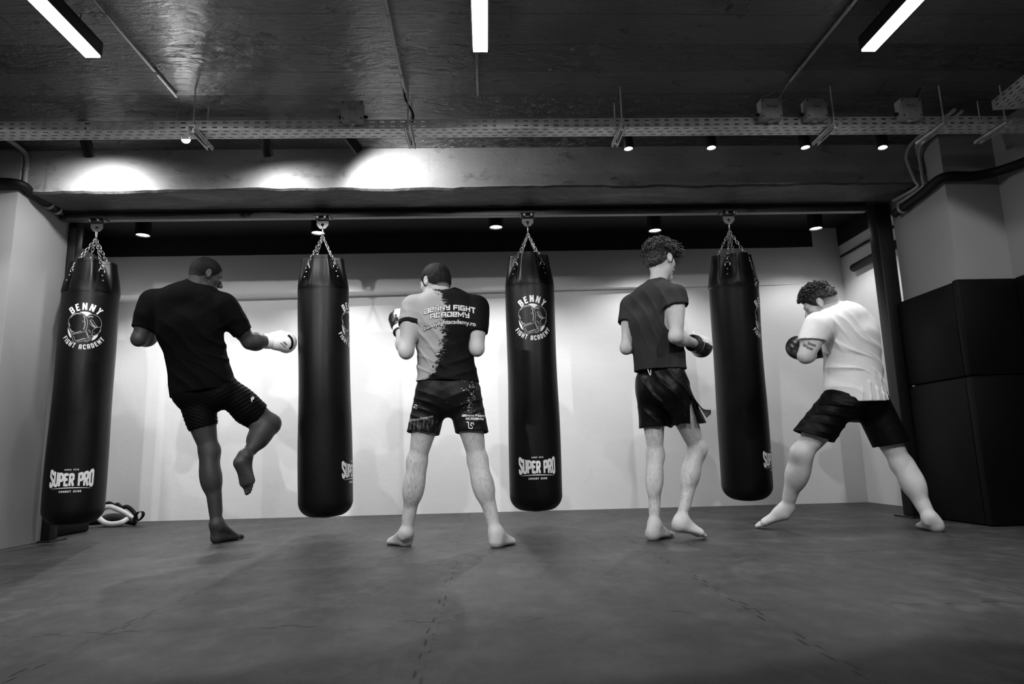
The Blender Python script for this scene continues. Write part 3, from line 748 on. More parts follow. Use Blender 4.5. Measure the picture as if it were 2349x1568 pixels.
    disc = [[E(555, 400), E(620, 380), E(690, 372), E(770, 382), E(850, 420), E(790, 452), E(735, 510), E(690, 462), E(620, 420)], [E(275, 812), E(300, 870), E(345, 950), E(385, 1030), E(398, 1120), E(350, 1080), E(305, 1000), E(278, 905)],
            [E(1052, 975), E(1030, 1050), E(975, 1125), E(895, 1182), E(915, 1110), E(940, 1040), E(1000, 1010)]]
    for d in disc: flat_mesh('emblem_disc', fan(d), mp(), M_PRINT, root)
    lines = [([(410, 1010), (340, 880), (285, 740), (275, 620), (330, 500), (430, 435), (540, 425), (640, 455), (720, 530), (765, 640), (770, 760), (745, 900)], 13), ([(330, 545), (400, 475), (500, 440), (590, 445)], 26), ([(300, 690), (315, 760), (340, 790)], 22),
             ([(350, 860), (385, 930), (450, 940)], 34), ([(660, 490), (690, 560), (700, 650), (715, 740), (690, 880)], 24), ([(640, 640), (690, 670)], 16), ([(410, 1025), (600, 975), (760, 905)], 14), ([(430, 990), (560, 950), (640, 925)], 22), ([(410, 1030), (430, 1130), (520, 1235), (820, 1150), (825, 1080), (755, 910)], 13),
             ([(460, 1050), (490, 1150), (540, 1185), (790, 1110), (800, 1060), (750, 950)], 14), ([(560, 1195), (690, 1140), (740, 1130)], 30), ([(740, 520), (800, 460), (890, 445), (1000, 480), (1080, 570), (1112, 680), (1100, 760), (1020, 775), (950, 700), (890, 610), (830, 580)], 12),
             ([(765, 530), (830, 500), (890, 520)], 30), ([(820, 610), (880, 700), (960, 780), (1020, 780)], 28), ([(870, 740), (940, 790), (990, 800)], 30), ([(1100, 770), (1105, 860), (1060, 940), (920, 1030), (895, 990), (910, 880), (970, 810)], 12), ([(935, 940), (950, 950)], 24), ([(1090, 850), (1070, 900)], 12),
             ([(790, 880), (840, 905), (850, 960)], 16), ([(880, 1020), (915, 1040), (880, 1130), (800, 1205), (735, 1195)], 14), ([(850, 1020), (860, 1100)], 14), ([(815, 700), (870, 750)], 12), ([(830, 625), (850, 660)], 10)]
    LQ = []
    for P, w in lines:
        LQ += stroke_quads(spline2([E(*p) for p in P], n=4), w/470*.118, .012)
    flat_mesh('emblem_gloves', LQ, mp(), M_LOGOGREY, root)
    # lower maker's mark
    zl = -1.845
    def mp2(u, v): return surf(phi+u/rs, zl+v, .0016)
    LQ = []
    glyphs, W = word('SUPER PRO', GL, .22, .07); hw = .262; sc = hw/W
    for cx, qs in glyphs:
        for q in qs:
            pts = []
            for p in q:
                u = (cx+p[0]-W/2)*sc; e = abs(u)/(hw/2)
                top = .088+.030*e**2.2; bot = .008-.008*e**3
                pts.append((u, bot+(top-bot)*p[1]))
            LQ.append(pts)
    n = 20
    for k in range(n):
        a, b = -1+2*k/n, -1+2*(k+1)/n
        f = lambda s: (-.010+.006*(1-s*s), .005*(1-s*s)+.0008)
        (y0, t0), (y1, t1) = f(a), f(b)
        LQ.append([(a*.118, y0-t0/2), (b*.118, y1-t1/2), (b*.118, y1+t1/2), (a*.118, y0+t0/2)])
    for txt, hh, y0, tr in (('SINCE 1978', .0095, .108, .30), ('COMBAT GEAR', .0125, -.034, .26)):
        glyphs, W = word(txt, GL, .2, tr)
        for cx, qs in glyphs:
            for q in qs: LQ.append([((cx+p[0]-W/2)*hh*1.25, y0+p[1]*hh) for p in q])
    flat_mesh('maker_lettering', LQ, mp2, M_PRINT, root)
    if tilt: root.rotation_euler = tilt
    return root
def facing(x, y): return math.atan2(-y, -x)
bag(BAGX[0], 4.75, facing(BAGX[0], 4.75)-R(9), facing(BAGX[0], 4.75)+R(22), None, 'leftmost black punching bag, emblem facing the camera, beside the left post')
bag(BAGX[1], 4.75, facing(BAGX[1], 4.75)+R(76), facing(BAGX[1], 4.75)+R(38), (0, R(-1.9), 0), 'black punching bag between kicking man and printed-shirt man, emblem on its right edge')
bag(BAGX[2], 4.75, facing(BAGX[2], 4.75)+R(5), facing(BAGX[2], 4.75)+R(45), None, 'black punching bag in the middle of the photo, emblem facing the camera')
bag(BAGX[3], 4.75, facing(BAGX[3], 4.75)+R(84), facing(BAGX[3], 4.75)-R(12), (R(7.2), R(-1.9), 0), 'rightmost black punching bag, swinging away with a loose chain end, beside curly-haired man', dangling=2)
# ================================================================== people: smooth-blended volumes turned into one skin
class Vol:
    def __init__(s, lo, hi, h):
        s.h = h; s.lo = np.array(lo, float); s.n = np.ceil((np.array(hi)-s.lo)/h).astype(int)+1
        s.D = np.full(s.n, .08, np.float32)
        s.ax = [s.lo[i]+h*np.arange(s.n[i]) for i in range(3)]
    def block(s, lo, hi):
        a = np.clip(np.floor((np.array(lo)-s.lo)/s.h).astype(int), 0, s.n); b = np.clip(np.ceil((np.array(hi)-s.lo)/s.h).astype(int)+1, 0, s.n)
        sl = tuple(slice(a[i], b[i]) for i in range(3))
        X = s.ax[0][sl[0]][:, None, None]; Y = s.ax[1][sl[1]][None, :, None]; Z = s.ax[2][sl[2]][None, None, :]
        return sl, X, Y, Z
    def put(s, fn, lo, hi, k=.02, mode='add'):
        m = .045+k
        sl, X, Y, Z = s.block(np.array(lo)-m, np.array(hi)+m)
        if 0 in s.D[sl].shape: return
        d = fn(X, Y, Z).astype(np.float32); A = s.D[sl]
        if mode == 'add':
            h = np.clip(.5+.5*(A-d)/k, 0, 1); s.D[sl] = A*(1-h)+d*h-k*h*(1-h)
        elif mode == 'sub':
            d = -d; h = np.clip(.5-.5*(A-d)/k, 0, 1); s.D[sl] = A*(1-h)+d*h+k*h*(1-h)
        elif mode == 'and':
            s.D[sl] = np.maximum(A, d)
    def mesh(s):
        D = s.D.copy(); D[0] = D[-1] = .01; D[:, 0] = D[:, -1] = .01; D[:, :, 0] = D[:, :, -1] = .01
        ins = D < 0; nx, ny, nz = D.shape
        c = np.zeros((nx-1, ny-1, nz-1), np.uint8)
        for i in (0, 1):
            for j in (0, 1):
                for k in (0, 1): c += ins[i:nx-1+i, j:ny-1+j, k:nz-1+k]
        act = np.argwhere((c > 0) & (c < 8)); idx = np.full(c.shape, -1, np.int32); idx[tuple(act.T)] = np.arange(len(act))
        P = np.zeros((len(act), 3)); W = np.zeros(len(act))
        for axx in range(3):
            o = [a for a in range(3) if a != axx]
            for u in (0, 1):
                for v in (0, 1):
                    a = act.copy(); a[:, o[0]] += u; a[:, o[1]] += v; b = a.copy(); b[:, axx] += 1
                    da = D[tuple(a.T)]; db = D[tuple(b.T)]; mk = (da < 0) != (db < 0)
                    t = np.where(mk, da/np.where(mk, da-db, 1), 0)
                    p = a.astype(float); p[:, axx] += t
                    P += p*mk[:, None]; W += mk
        P /= W[:, None]; V = s.lo+P*s.h; F = []
        for axx in range(3):
            o = [(axx+1) % 3, (axx+2) % 3]
            sh = [slice(1, -1)]*3; sh[axx] = slice(0, -1); s2 = list(sh); s2[axx] = slice(1, None)
            A = ins[tuple(sh)]; B = ins[tuple(s2)]
            e = np.argwhere(A != B)
            if not len(e): continue
            e0 = e.copy(); e0[:, o[0]] += 1; e0[:, o[1]] += 1
            q = []
            for du, dv in ((0, 0), (-1, 0), (-1, -1), (0, -1)):
                cc = e0.copy(); cc[:, o[0]] += du; cc[:, o[1]] += dv; q.append(idx[tuple(cc.T)])
            q = np.stack(q, 1); fl = A[tuple(e.T)]
            q[~fl] = q[~fl][:, ::-1]; F.append(q)
        return V, np.concatenate(F)
def nv(v): v = np.array(v, float); return v/max(1e-9, np.linalg.norm(v))
def f_cone(p0, p1, r0, r1):
    p0, p1 = np.array(p0, float), np.array(p1, float); d = p1-p0; L2 = max(1e-9, d@d)
    def fn(X, Y, Z):
        x, y, z = X-p0[0], Y-p0[1], Z-p0[2]; t = np.clip((x*d[0]+y*d[1]+z*d[2])/L2, 0, 1)
        return np.sqrt((x-t*d[0])**2+(y-t*d[1])**2+(z-t*d[2])**2)-(r0+(r1-r0)*t)
    r = max(r0, r1); return fn, np.minimum(p0, p1)-r, np.maximum(p0, p1)+r
def f_ell(c, ax, r):
    """ellipsoid, ax = 3 unit rows"""
    c = np.array(c, float); A = np.array(ax, float); r = np.array(r, float); m = r.min()
    def fn(X, Y, Z):
        x, y, z = X-c[0], Y-c[1], Z-c[2]; q = 0; g = 0
        for i in range(3):
            u = x*A[i, 0]+y*A[i, 1]+z*A[i, 2]; q = q+(u/r[i])**2; g = g+(u/r[i]**2)**2
        q = np.sqrt(q)+1e-9; g = np.sqrt(g)+1e-9
        return q*(q-1)/g
    R_ = r.max(); return fn, c-R_, c+R_
def f_ecap(p0, p1, lat, a0, b0, a1, b1, pw=2.0):
    """tapered capsule with elliptical section: a along lat, b across"""
    p0, p1 = np.array(p0, float), np.array(p1, float); d = p1-p0; L = np.linalg.norm(d); d /= L
    lat = np.array(lat, float); lat = nv(lat-d*(lat@d)); w = np.cross(d, lat)
    def fn(X, Y, Z):
        x, y, z = X-p0[0], Y-p0[1], Z-p0[2]
        s_ = x*d[0]+y*d[1]+z*d[2]; u = np.abs(x*lat[0]+y*lat[1]+z*lat[2]); v = np.abs(x*w[0]+y*w[1]+z*w[2])
        t = np.clip(s_/L, 0, 1); ts = t*t*(3-2*t); a = a0+(a1-a0)*ts; b = b0+(b1-b0)*ts; e = s_-np.clip(s_, 0, L); c = np.minimum(a, b)
        q = ((u/a)**pw+(v/b)**pw+(np.abs(e)/c)**pw)**(1/pw)
        g = np.sqrt((u/a**2)**2+(v/b**2)**2+(e/c**2)**2)+1e-6
        qq = np.sqrt((u/a)**2+(v/b)**2+(e/c)**2)
        return np.where(qq > .3, (q-1)*qq/g, -c*.7)
    m = max(a0, a1, b0, b1); return fn, np.minimum(p0, p1)-m, np.maximum(p0, p1)+m
def f_plane(n, p, lo, hi):   # negative on the side opposite to n
    n = nv(n); p = np.array(p, float)
    return (lambda X, Y, Z: (X-p[0])*n[0]+(Y-p[1])*n[1]+(Z-p[2])*n[2]), lo, hi
def off(f, o):
    fn, lo, hi = f; return (lambda X, Y, Z: fn(X, Y, Z)-o), lo-o, hi+o
def lerp(a, b, t): return np.array(a, float)*(1-t)+np.array(b, float)*t
def bbox_of(fs, m=.03):
    return np.min([f[1] for f in fs], 0)-m, np.max([f[2] for f in fs], 0)+m

def person_prims(J, B, fd, hu):
    """volumes of a body. J joints, B build numbers, fd face direction, hu head up"""
    J = {k: np.array(v, float) for k, v in J.items()}
    P = {'torso': [], 'armL': [], 'armR': [], 'legL': [], 'legR': [], 'head': [], 'neck': []}
    w = B['w']; m = B['m']
    lat = nv(J['SR']-J['SL']); latp = nv(J['HR']-J['HL'])
    latw = nv(lat+latp)
    up = nv(J['nek']-J['pel']); fwd = nv(np.cross(up, lat))   # forward (chest side)
    if fwd @ np.array(B['face']) < 0: fwd = -fwd
    T = P['torso']
    T.append((f_ecap(J['pel']-up*.045, J['pel']+up*.04, latp, .158*w, .108*w, .150*w, .100*w), .05))
    T.append((f_ecap(J['pel']+up*.03, J['wai'], latw, .145*w, .098*w, .134*w*B['wst'], .095*w), .05))
    T.append((f_ecap(J['wai'], J['che'], latw, .134*w*B['wst'], .095*w, .162*w, .112*w), .05))
    T.append((f_ecap(J['che'], J['upc']+up*.01, lat, .160*w, .112*w, .150*w, .088*w), .05))
    for s in 'LR':
        S, E, W_ = J['S'+s], J['E'+s], J['W'+s]; H, K, A = J['H'+s], J['K'+s], J['A'+s]
        sg = -1 if s == 'L' else 1
        # shoulder girdle, trapezius, shoulder blade and side of chest
        T.append((f_cone(J['nek']-up*.015, S+up*.008-lat*sg*.01, .050*w, .048*w), .04))
        T.append((f_ecap(J['upc']+lat*sg*.03, S-up*.035-lat*sg*.02, up, .085*w, .075*w, .060*w, .055*w), .05))
        T.append((f_ell(J['che']+lat*sg*.105*w-up*.01-fwd*.02, (lat, fwd, up), (.062*w*m, .072*w, .13*w)), .04))
        T.append((f_ell(J['upc']+lat*sg*.09*w-up*.06-fwd*.055, (lat, fwd, up), (.06*w, .028*w*m, .085*w)), .04))
        T.append((f_ell(J['che']+lat*sg*.075*w+up*.06+fwd*.065, (lat, fwd, up), (.075*w, .042*w*m, .06*w)), .04))
        Q = P['arm'+s]; a = w*m*B.get('arm', 1); d = nv(E-S)
        Q.append((f_cone(S, lerp(S, E, .35), .058*a, .052*a), .03))
        Q.append((f_cone(lerp(S, E, .2), E, .050*a, .039*w), .03))
        Q.append((f_ell(lerp(S, E, .52)+fwd*.008, (d, np.cross(d, fwd), fwd), (.095, .040*a, .050*a)), .03))
        fa = B.get('fore', 1)*w
        Q.append((f_cone(E, lerp(E, W_, .35), .040*w, .046*fa), .03))
        Q.append((f_cone(lerp(E, W_, .3), W_, .046*fa, .030*fa), .03))
        ol = nv(nv(E-S)-nv(W_-E)); Q.append((f_cone(E, E+ol*.026, .028*w, .015*w), .025))
        Q.append((f_cone(W_, W_+nv(W_-E)*.05, .030*w, .036), .02))
        Q = P['leg'+s]; d = nv(K-H); l = w*B.get('leg', 1); lf = B.get('kf'+s, fwd)
        lf = nv(np.array(lf)-d*(np.array(lf)@d)); ls = nv(np.cross(d, lf))
        Q.append((f_cone(H+latp*sg*.012, lerp(H, K, .45), .090*l, .077*l), .05))
        Q.append((f_cone(lerp(H, K, .35), K, .079*l, .053*w), .04))
        Q.append((f_ell(lerp(H, K, .42)+lf*.02, (d, ls, lf), (.17, .066*l, .062*l)), .04))
        Q.append((f_ell(lerp(H, K, .50)-lf*.022, (d, ls, lf), (.15, .056*l, .050*l)), .04))
        Q.append((f_ell(H-lf*.052+latp*sg*.004+nv(J['pel']-H)*.01-np.array((0, 0, .005)), (latp, fwd, up), (.078*l, .072*l, .088*l)), .045))
        Q.append((f_cone(K-lf*.004, K+lf*.010, .050*w, .043*w), .04))
        e = nv(A-K); cf = nv(np.array(B.get('cf'+s, lf))-e*(np.array(B.get('cf'+s, lf))@e)); cs = nv(np.cross(e, cf)); c_ = w*B.get('calf', 1)
        Q.append((f_cone(K, lerp(K, A, .4), .050*w, .045*c_), .035))
        Q.append((f_cone(lerp(K, A, .35), A-e*.01, .046*c_, .0325*w), .04))
        for q, (o_, r_) in enumerate(((-.017, .040), (.020, .036))):
            Q.append((f_ell(lerp(K, A, .30 if q == 0 else .27)-cf*.026+cs*o_, (e, cs, cf), (.125, r_*c_, .040*c_)), .03))
        Q.append((f_cone(lerp(K, A, .1)+cf*.022, lerp(K, A, .8)+cf*.010, .026*w, .022*w), .03))
        # ankle bones, achilles, heel, foot, toes
        he, ba = J['heel'+s], J['ball'+s]; f = nv(ba-he); u = B.get('fu'+s, (0, 0, 1)); u = nv(np.array(u)-f*(np.array(u)@f)); sd = nv(np.cross(f, u))*(sg)   # sd points to the little toe
        z = B.get('foot', 1)
        hc = he+u*.031*z+f*.025
        Q.append((f_cone(hc, hc+u*.012, .030*z, .027*z), .03))
        Q.append((f_cone(A-cf*.012, hc+u*.012-f*.004, .022*w, .026*z), .035))
        Q.append((f_cone(A, hc+f*.03+u*.018, .033*w, .030*z), .03))
        for q in (-1, 1): Q.append((f_ell(A+sd*q*.029*w-np.array(e)*-.012+e*.01, (e, cf, sd), (.016, .015, .010)), .015))
        fl = .155*z
        bc = hc+f*(fl-.02)+u*-.010
        Q.append((f_ecap(A+f*.018-u*.0, bc+u*.004-sd*.006, sd, .034*z, .028*z, .043*z, .021*z), .035))
        Q.append((f_ecap(hc+f*.01-u*.006, bc-u*.0035+sd*.004, sd, .030*z, .024*z, .045*z, .0165*z), .03))
        for q, (o_, rr, ln, bk) in enumerate(((-.028, .0135, .050, 0), (-.009, .0098, .050, .0), (.006, .0092, .044, .006), (.020, .0088, .036, .014), (.033, .0085, .027, .023))):
            b0 = bc+sd*o_*z+f*(.010-bk)*z-u*(.0165*z-rr); tp = b0+f*ln*z
            mid = lerp(b0, tp, .55)+u*.005
            Q.append((f_cone(b0, mid, rr*1.05*z, rr*.92*z), .008)); Q.append((f_cone(mid, tp-u*.003, rr*.92*z, rr*1.02*z), .006))
    for nm, f, kk in B.get('extra', lambda J: [])(J): P[nm].append((f, kk))
    # neck and head
    H0 = J['hed']; fd = nv(fd); hu = nv(np.array(hu)-fd*(np.array(hu)@fd)); hl = nv(np.cross(fd, hu)); z = B.get('head', 1)
    def h(x, y, zz): return H0+(hl*x+fd*y+hu*zz)*z
    axh = (hl, fd, hu)
    P['neck'].append((f_cone(J['nek']-up*.03, h(0, -.022, -.070), .062*w*B.get('neck', 1), .056*w*B.get('neck', 1)), .03))
    P['neck'].append((f_cone(J['nek']+fwd*.01, h(0, .01, -.08), .05*w, .048*w), .03))
    Hh = P['head']
    Hh.append((f_ell(h(0, -.012, .022), axh, (.0765*z, .097*z, .088*z)), .02))
    Hh.append((f_ell(h(0, -.035, -.020), axh, (.064*z, .064*z, .065*z)), .03))
    Hh.append((f_ell(h(0, .030, -.030), axh, (.062*z, .058*z, .080*z)), .03))
    Hh.append((f_cone(h(-.040, .005, -.075), h(0, .070, -.098), .024*z, .022*z), .02)); Hh.append((f_cone(h(.040, .005, -.075), h(0, .070, -.098), .024*z, .022*z), .02))
    Hh.append((f_cone(h(0, .088, .000), h(0, .111, -.034), .0085*z, .0125*z), .010))
    for q in (-1, 1):
        Hh.append((f_ell(h(q*.012, .101, -.039), axh, (.009*z, .011*z, .008*z)), .006))
        Hh.append((f_cone(h(q*.012, .089, .018), h(q*.045, .070, .014), .0105*z, .010*z), .012))
        Hh.append((f_ell(h(q*.045, .052, -.022), axh, (.020*z, .025*z, .018*z)), .015))
    Hh.append((f_ell(h(0, .086, -.062), axh, (.026*z, .012*z, .0065*z)), .006)); Hh.append((f_ell(h(0, .085, -.074), axh, (.023*z, .012*z, .007*z)), .006))
    Hh.append((f_ell(h(0, .080, -.100), axh, (.022*z, .017*z, .016*z)), .012))
    cut = [(f_ell(h(q*.032, .098, -.003), axh, (.017*z, .016*z, .0105*z)), .008) for q in (-1, 1)]
    ears = []
    for q in (-1, 1):
        ea = nv(hu-fd*.22); eo = nv(hl*q*.82-fd*.55); eb = nv(np.cross(ea, eo))
        c = h(q*.079, -.008, -.006)
        ears.append((f_ell(c+eo*.006*z, (eb, eo, ea), (.0175*z, .0065*z, .031*z)), .006))
        ears.append((f_ell(c+eo*.002-ea*.022*z, (eb, eo, ea), (.010*z, .007*z, .012*z)), .006))
        cut.append((f_ell(c+eo*.013*z+ea*.004, (eb, eo, ea), (.0105*z, .0075*z, .019*z)), .004))
    eyes = [h(q*.031, .0775, -.003) for q in (-1, 1)]
    return P, cut, ears, eyes, dict(h=h, hl=hl, fd=fd, hu=hu, z=z, up=up, fwd=fwd, lat=lat, latp=latp, J=J, w=w)
def fill(vol, prims, k=None):
    for f, kk in prims: vol.put(*f, k=k or kk)
def body_mesh(name, P, cut, ears, mat, h=.0046):
    allp = [q for k in P for q in P[k]]
    lo, hi = bbox_of([q[0] for q in allp]); lo[2] = max(lo[2], -.02)
    # limbs that lie near each other must not melt together: blend per limb, then join
    D = None
    for grp in (('torso', 'neck', 'head'), ('armL',), ('armR',), ('legL',), ('legR',)):
        v = Vol(lo, hi, h); v.D[:] = .08
        for g in grp: fill(v, P[g])
        if 'head' in grp:
            fill(v, ears)
            for f, k in cut: v.put(*f, k=k, mode='sub')
        if D is None: D = v.D
        else:
            k = .028; A, d = D, v.D; hh = np.clip(.5+.5*(A-d)/k, 0, 1); D = A*(1-hh)+d*hh-k*hh*(1-hh)
    v.D = D; V, F = v.mesh()
    V[:, 2] = np.maximum(V[:, 2], .0005)
    return V, F
def cloth(name, outer, th, cuts, bores, parent, mat, h=.005, k=None, fold=None, lo=None, hi=None, post=None):
    """shell garment: outer prims, minus the same shape shrunk by th, cut by planes, bored open at hems"""
    l, u = bbox_of([q[0] for q in outer]); lo = l if lo is None else np.maximum(l, lo); hi = u if hi is None else np.minimum(u, hi)
    v = Vol(lo, hi, h)
    for f, kk in outer: v.put(*f, k=kk)
    if fold is not None:
        X, Y, Z = v.ax[0][:, None, None], v.ax[1][None, :, None], v.ax[2][None, None, :]
        v.D = (v.D-fold(X, Y, Z)).astype(np.float32)
    v.D = np.maximum(v.D, -(v.D+th))
    for f in cuts: v.put(f[0], v.lo, v.lo+v.n*h, mode='and')
    for f in bores: v.put(*f, k=.003, mode='sub')
    if post: post(v)
    V, F = v.mesh()
    # drop crumbs: keep pieces with many vertices
    lab = np.arange(len(V)); 
    E = np.concatenate([F[:, [0, 1]], F[:, [1, 2]], F[:, [2, 3]], F[:, [3, 0]]])
    for _ in range(400):
        m_ = np.minimum(lab[E[:, 0]], lab[E[:, 1]]); new = lab.copy()
        np.minimum.at(new, E[:, 0], m_); np.minimum.at(new, E[:, 1], m_); new = new[new]
        if (new == lab).all(): break
        lab = new
    u_, cnt = np.unique(lab, return_counts=True); good = u_[cnt > max(60, cnt.max()*.02)]
    keep = np.isin(lab, good); F = F[keep[F].all(1)]; re = -np.ones(len(V), int); re[keep] = np.arange(keep.sum()); V = V[keep]; F = re[F]
    return V, F
def folds(dirs):
    """gentle cloth folds: sum of warped waves. dirs = [(direction, wavelength, amplitude, mask centre, mask radius), ...]"""
    def fn(X, Y, Z):
        s = 0
        for (d, wl, amp, c, r) in dirs:
            d = nv(d); ph = (X*d[0]+Y*d[1]+Z*d[2])*2*PI/wl + 1.3*np.sin(X*9+Z*6+Y*4)+.7*np.sin(Z*17-X*13)
            m_ = np.exp(-(((X-c[0])**2+(Y-c[1])**2+(Z-c[2])**2)/r**2))
            s = s+amp*1.35*m_*(1-2*np.abs(np.sin(ph/2))**.7)
        return np.maximum(s, -.0045)
    return fn
def m_skin(name, dark, light, hair=0, hz=0.9, knee=None):
    t = NT(name); v = t.coord()
    a = t.noise(v, 6, 5, .6); c = t.noise(v, 150, 3)
    col = t.ramp(a, [(.3, dark), (.7, light)])
    if hair:
        sx = t.n('ShaderNodeSeparateXYZ'); t.l(v, sx.inputs[0])
        hn = t.noise(t.coord(scale=(1, 1, .16), rot=(.25, .2, 0)), 190, 3, .6, .6)
        b = t.noise(v, 9, 3)
        f = t.math('MULTIPLY', t.ramp(hn, [(.47, 0), (.60, 1)]), t.ramp(b, [(.35, .35), (.6, 1)]))
        f = t.math('MULTIPLY', f, t.math('LESS_THAN', sx.outputs[2], hz)); f = t.math('MULTIPLY', f, t.math('GREATER_THAN', sx.outputs[2], .15)); f = t.math('MULTIPLY', f, hair)
        col = t.mix(f, col, dark*.35)
    t.b.inputs['Subsurface Weight'].default_value = .0
    big = t.noise(t.coord(scale=(1, 1, .6)), 14, 4, .55, .5)
    return t.fin(col, t.ramp(big, [(.3, .48), (.7, .62)]), t.bump(c, .2, .0015, t.bump(big, .35, .014)), .28)
def m_cloth(name, c, rough=.85, sp=.06, wv=500, fold=.25, sc=(1, 1, .5), var=.1):
    t = NT(name); v = t.coord(); a = t.noise(t.coord(scale=sc), 7, 4, .55, 1.0); b = t.noise(v, 350, 2)
    col = t.ramp(t.noise(v, 12, 3), [(.3, c*(1-var)), (.7, min(1, c*(1+var)))])
    t.b.inputs['Sheen Weight'].default_value = .0
    return t.fin(col, rough, t.bump(b, .15, .001, t.bump(a, fold, .02)), sp)
def m_hair(name, c0=.006, c1=.03, sc=120):
    t = NT(name); a = t.noise(t.coord(scale=(1, 1, .4)), sc, 4, .7, .5)
    return t.fin(t.ramp(a, [(.35, c0), (.7, c1)]), .5, t.bump(a, .8, .006), .5)
def m_fade(name, base_skin, H, hairc, z0, z1):
    """close-cropped hair: the density of the hair thins out towards nape and temples"""
    t = NT(name); tc = t.n('ShaderNodeTexCoord')
    n = t.noise(t.coord(), 260, 3, .7); g = t.n('ShaderNodeVectorMath', operation='DOT_PRODUCT'); t.l(tc.outputs['Object'], g.inputs[0]); g.inputs[1].default_value = tuple(H['hu']-H['fd']*-.25)
    ref = float(H['h'](0, 0, 0) @ (H['hu']-H['fd']*-.25))
    s = t.math('SUBTRACT', g.outputs['Value'], ref)
    f = t.n('ShaderNodeMapRange', ins={'From Min': z0, 'From Max': z1}); t.l(s, f.inputs[0])
    f2 = t.math('ADD', f.outputs[0], t.math('MULTIPLY', t.math('SUBTRACT', n, .5), .8), clamp=True)
    col = t.mix(f2, base_skin, hairc)
    return t.fin(col, .7, t.bump(n, .5, .003), .12)
def hair_cap(H, parent, mat, thick=.006, shape=(1, 1, 1), back=-.055, side=-.004, front=.055, noise=.002, name='hair', top=0, seed=0):
    h, z = H['h'], H['z']; axh = (H['hl'], H['fd'], H['hu'])
    c = h(0, 0, .02); v = Vol(c-.16, c+.16, .0042)
    v.put(*f_ell(h(0, -.012, .022+top*.4), axh, ((.0765+thick)*z, (.097+thick)*z, (.088+thick+top)*z)), k=.02)
    v.put(*f_ell(h(0, -.035, -.020), axh, ((.064+thick)*z, (.064+thick)*z, (.065+thick)*z)), k=.03)
    X, Y, Z = v.ax[0][:, None, None], v.ax[1][None, :, None], v.ax[2][None, None, :]
    x, y, w_ = [(X-H['J']['hed'][0])*a[0]+(Y-H['J']['hed'][1])*a[1]+(Z-H['J']['hed'][2])*a[2] for a in axh]
    x, y, w_ = x/z, y/z, w_/z
    n = noise*(np.sin(X*310+seed)*np.sin(Y*290+Z*120)*np.sin(Z*330+X*90)+.8*np.sin(X*140+Z*60+1)*np.sin(Y*150+2-Z*80))
    D = v.D-n
    # hairline: back low, above the ears, then up the temple to the forehead
    line = np.where(y < -.03, back+(side-back)*np.clip((y+.095)/.065, 0, 1)**1.5, np.where(y < .02, side, side+(front-side)*np.clip((y-.02)/.045, 0, 1)))
    line = line+.0025*np.sin(x*190)+np.where((np.abs(x) > .05) & (y > .012) & (y < .03), -.018, 0)
    D = np.maximum(D, (line-w_)*z*.8)
    D = np.maximum(D, (y-.086)*z)
    # keep the ears free
    for q in (-1, 1):
        e = np.sqrt(((x-q*.082)/.02)**2+((y+.010)/.021)**2+((w_+.006)/.034)**2); D = np.maximum(D, (1-e)*.02)
    v.D = D.astype(np.float32); V, F = v.mesh(); return obj_np(name, V, F, mat, parent)
def eyeballs(eyes, parent, r=.0118):
    for e in eyes:
        bm = bmesh.new(); bmesh.ops.create_uvsphere(bm, u_segments=16, v_segments=12, radius=r)
        for v in bm.verts: v.co += Vector(e)
        obj('eye', bm, M_EYE, parent, True)
M_EYE = plain('eye_surface', .25, .15, bump=0)
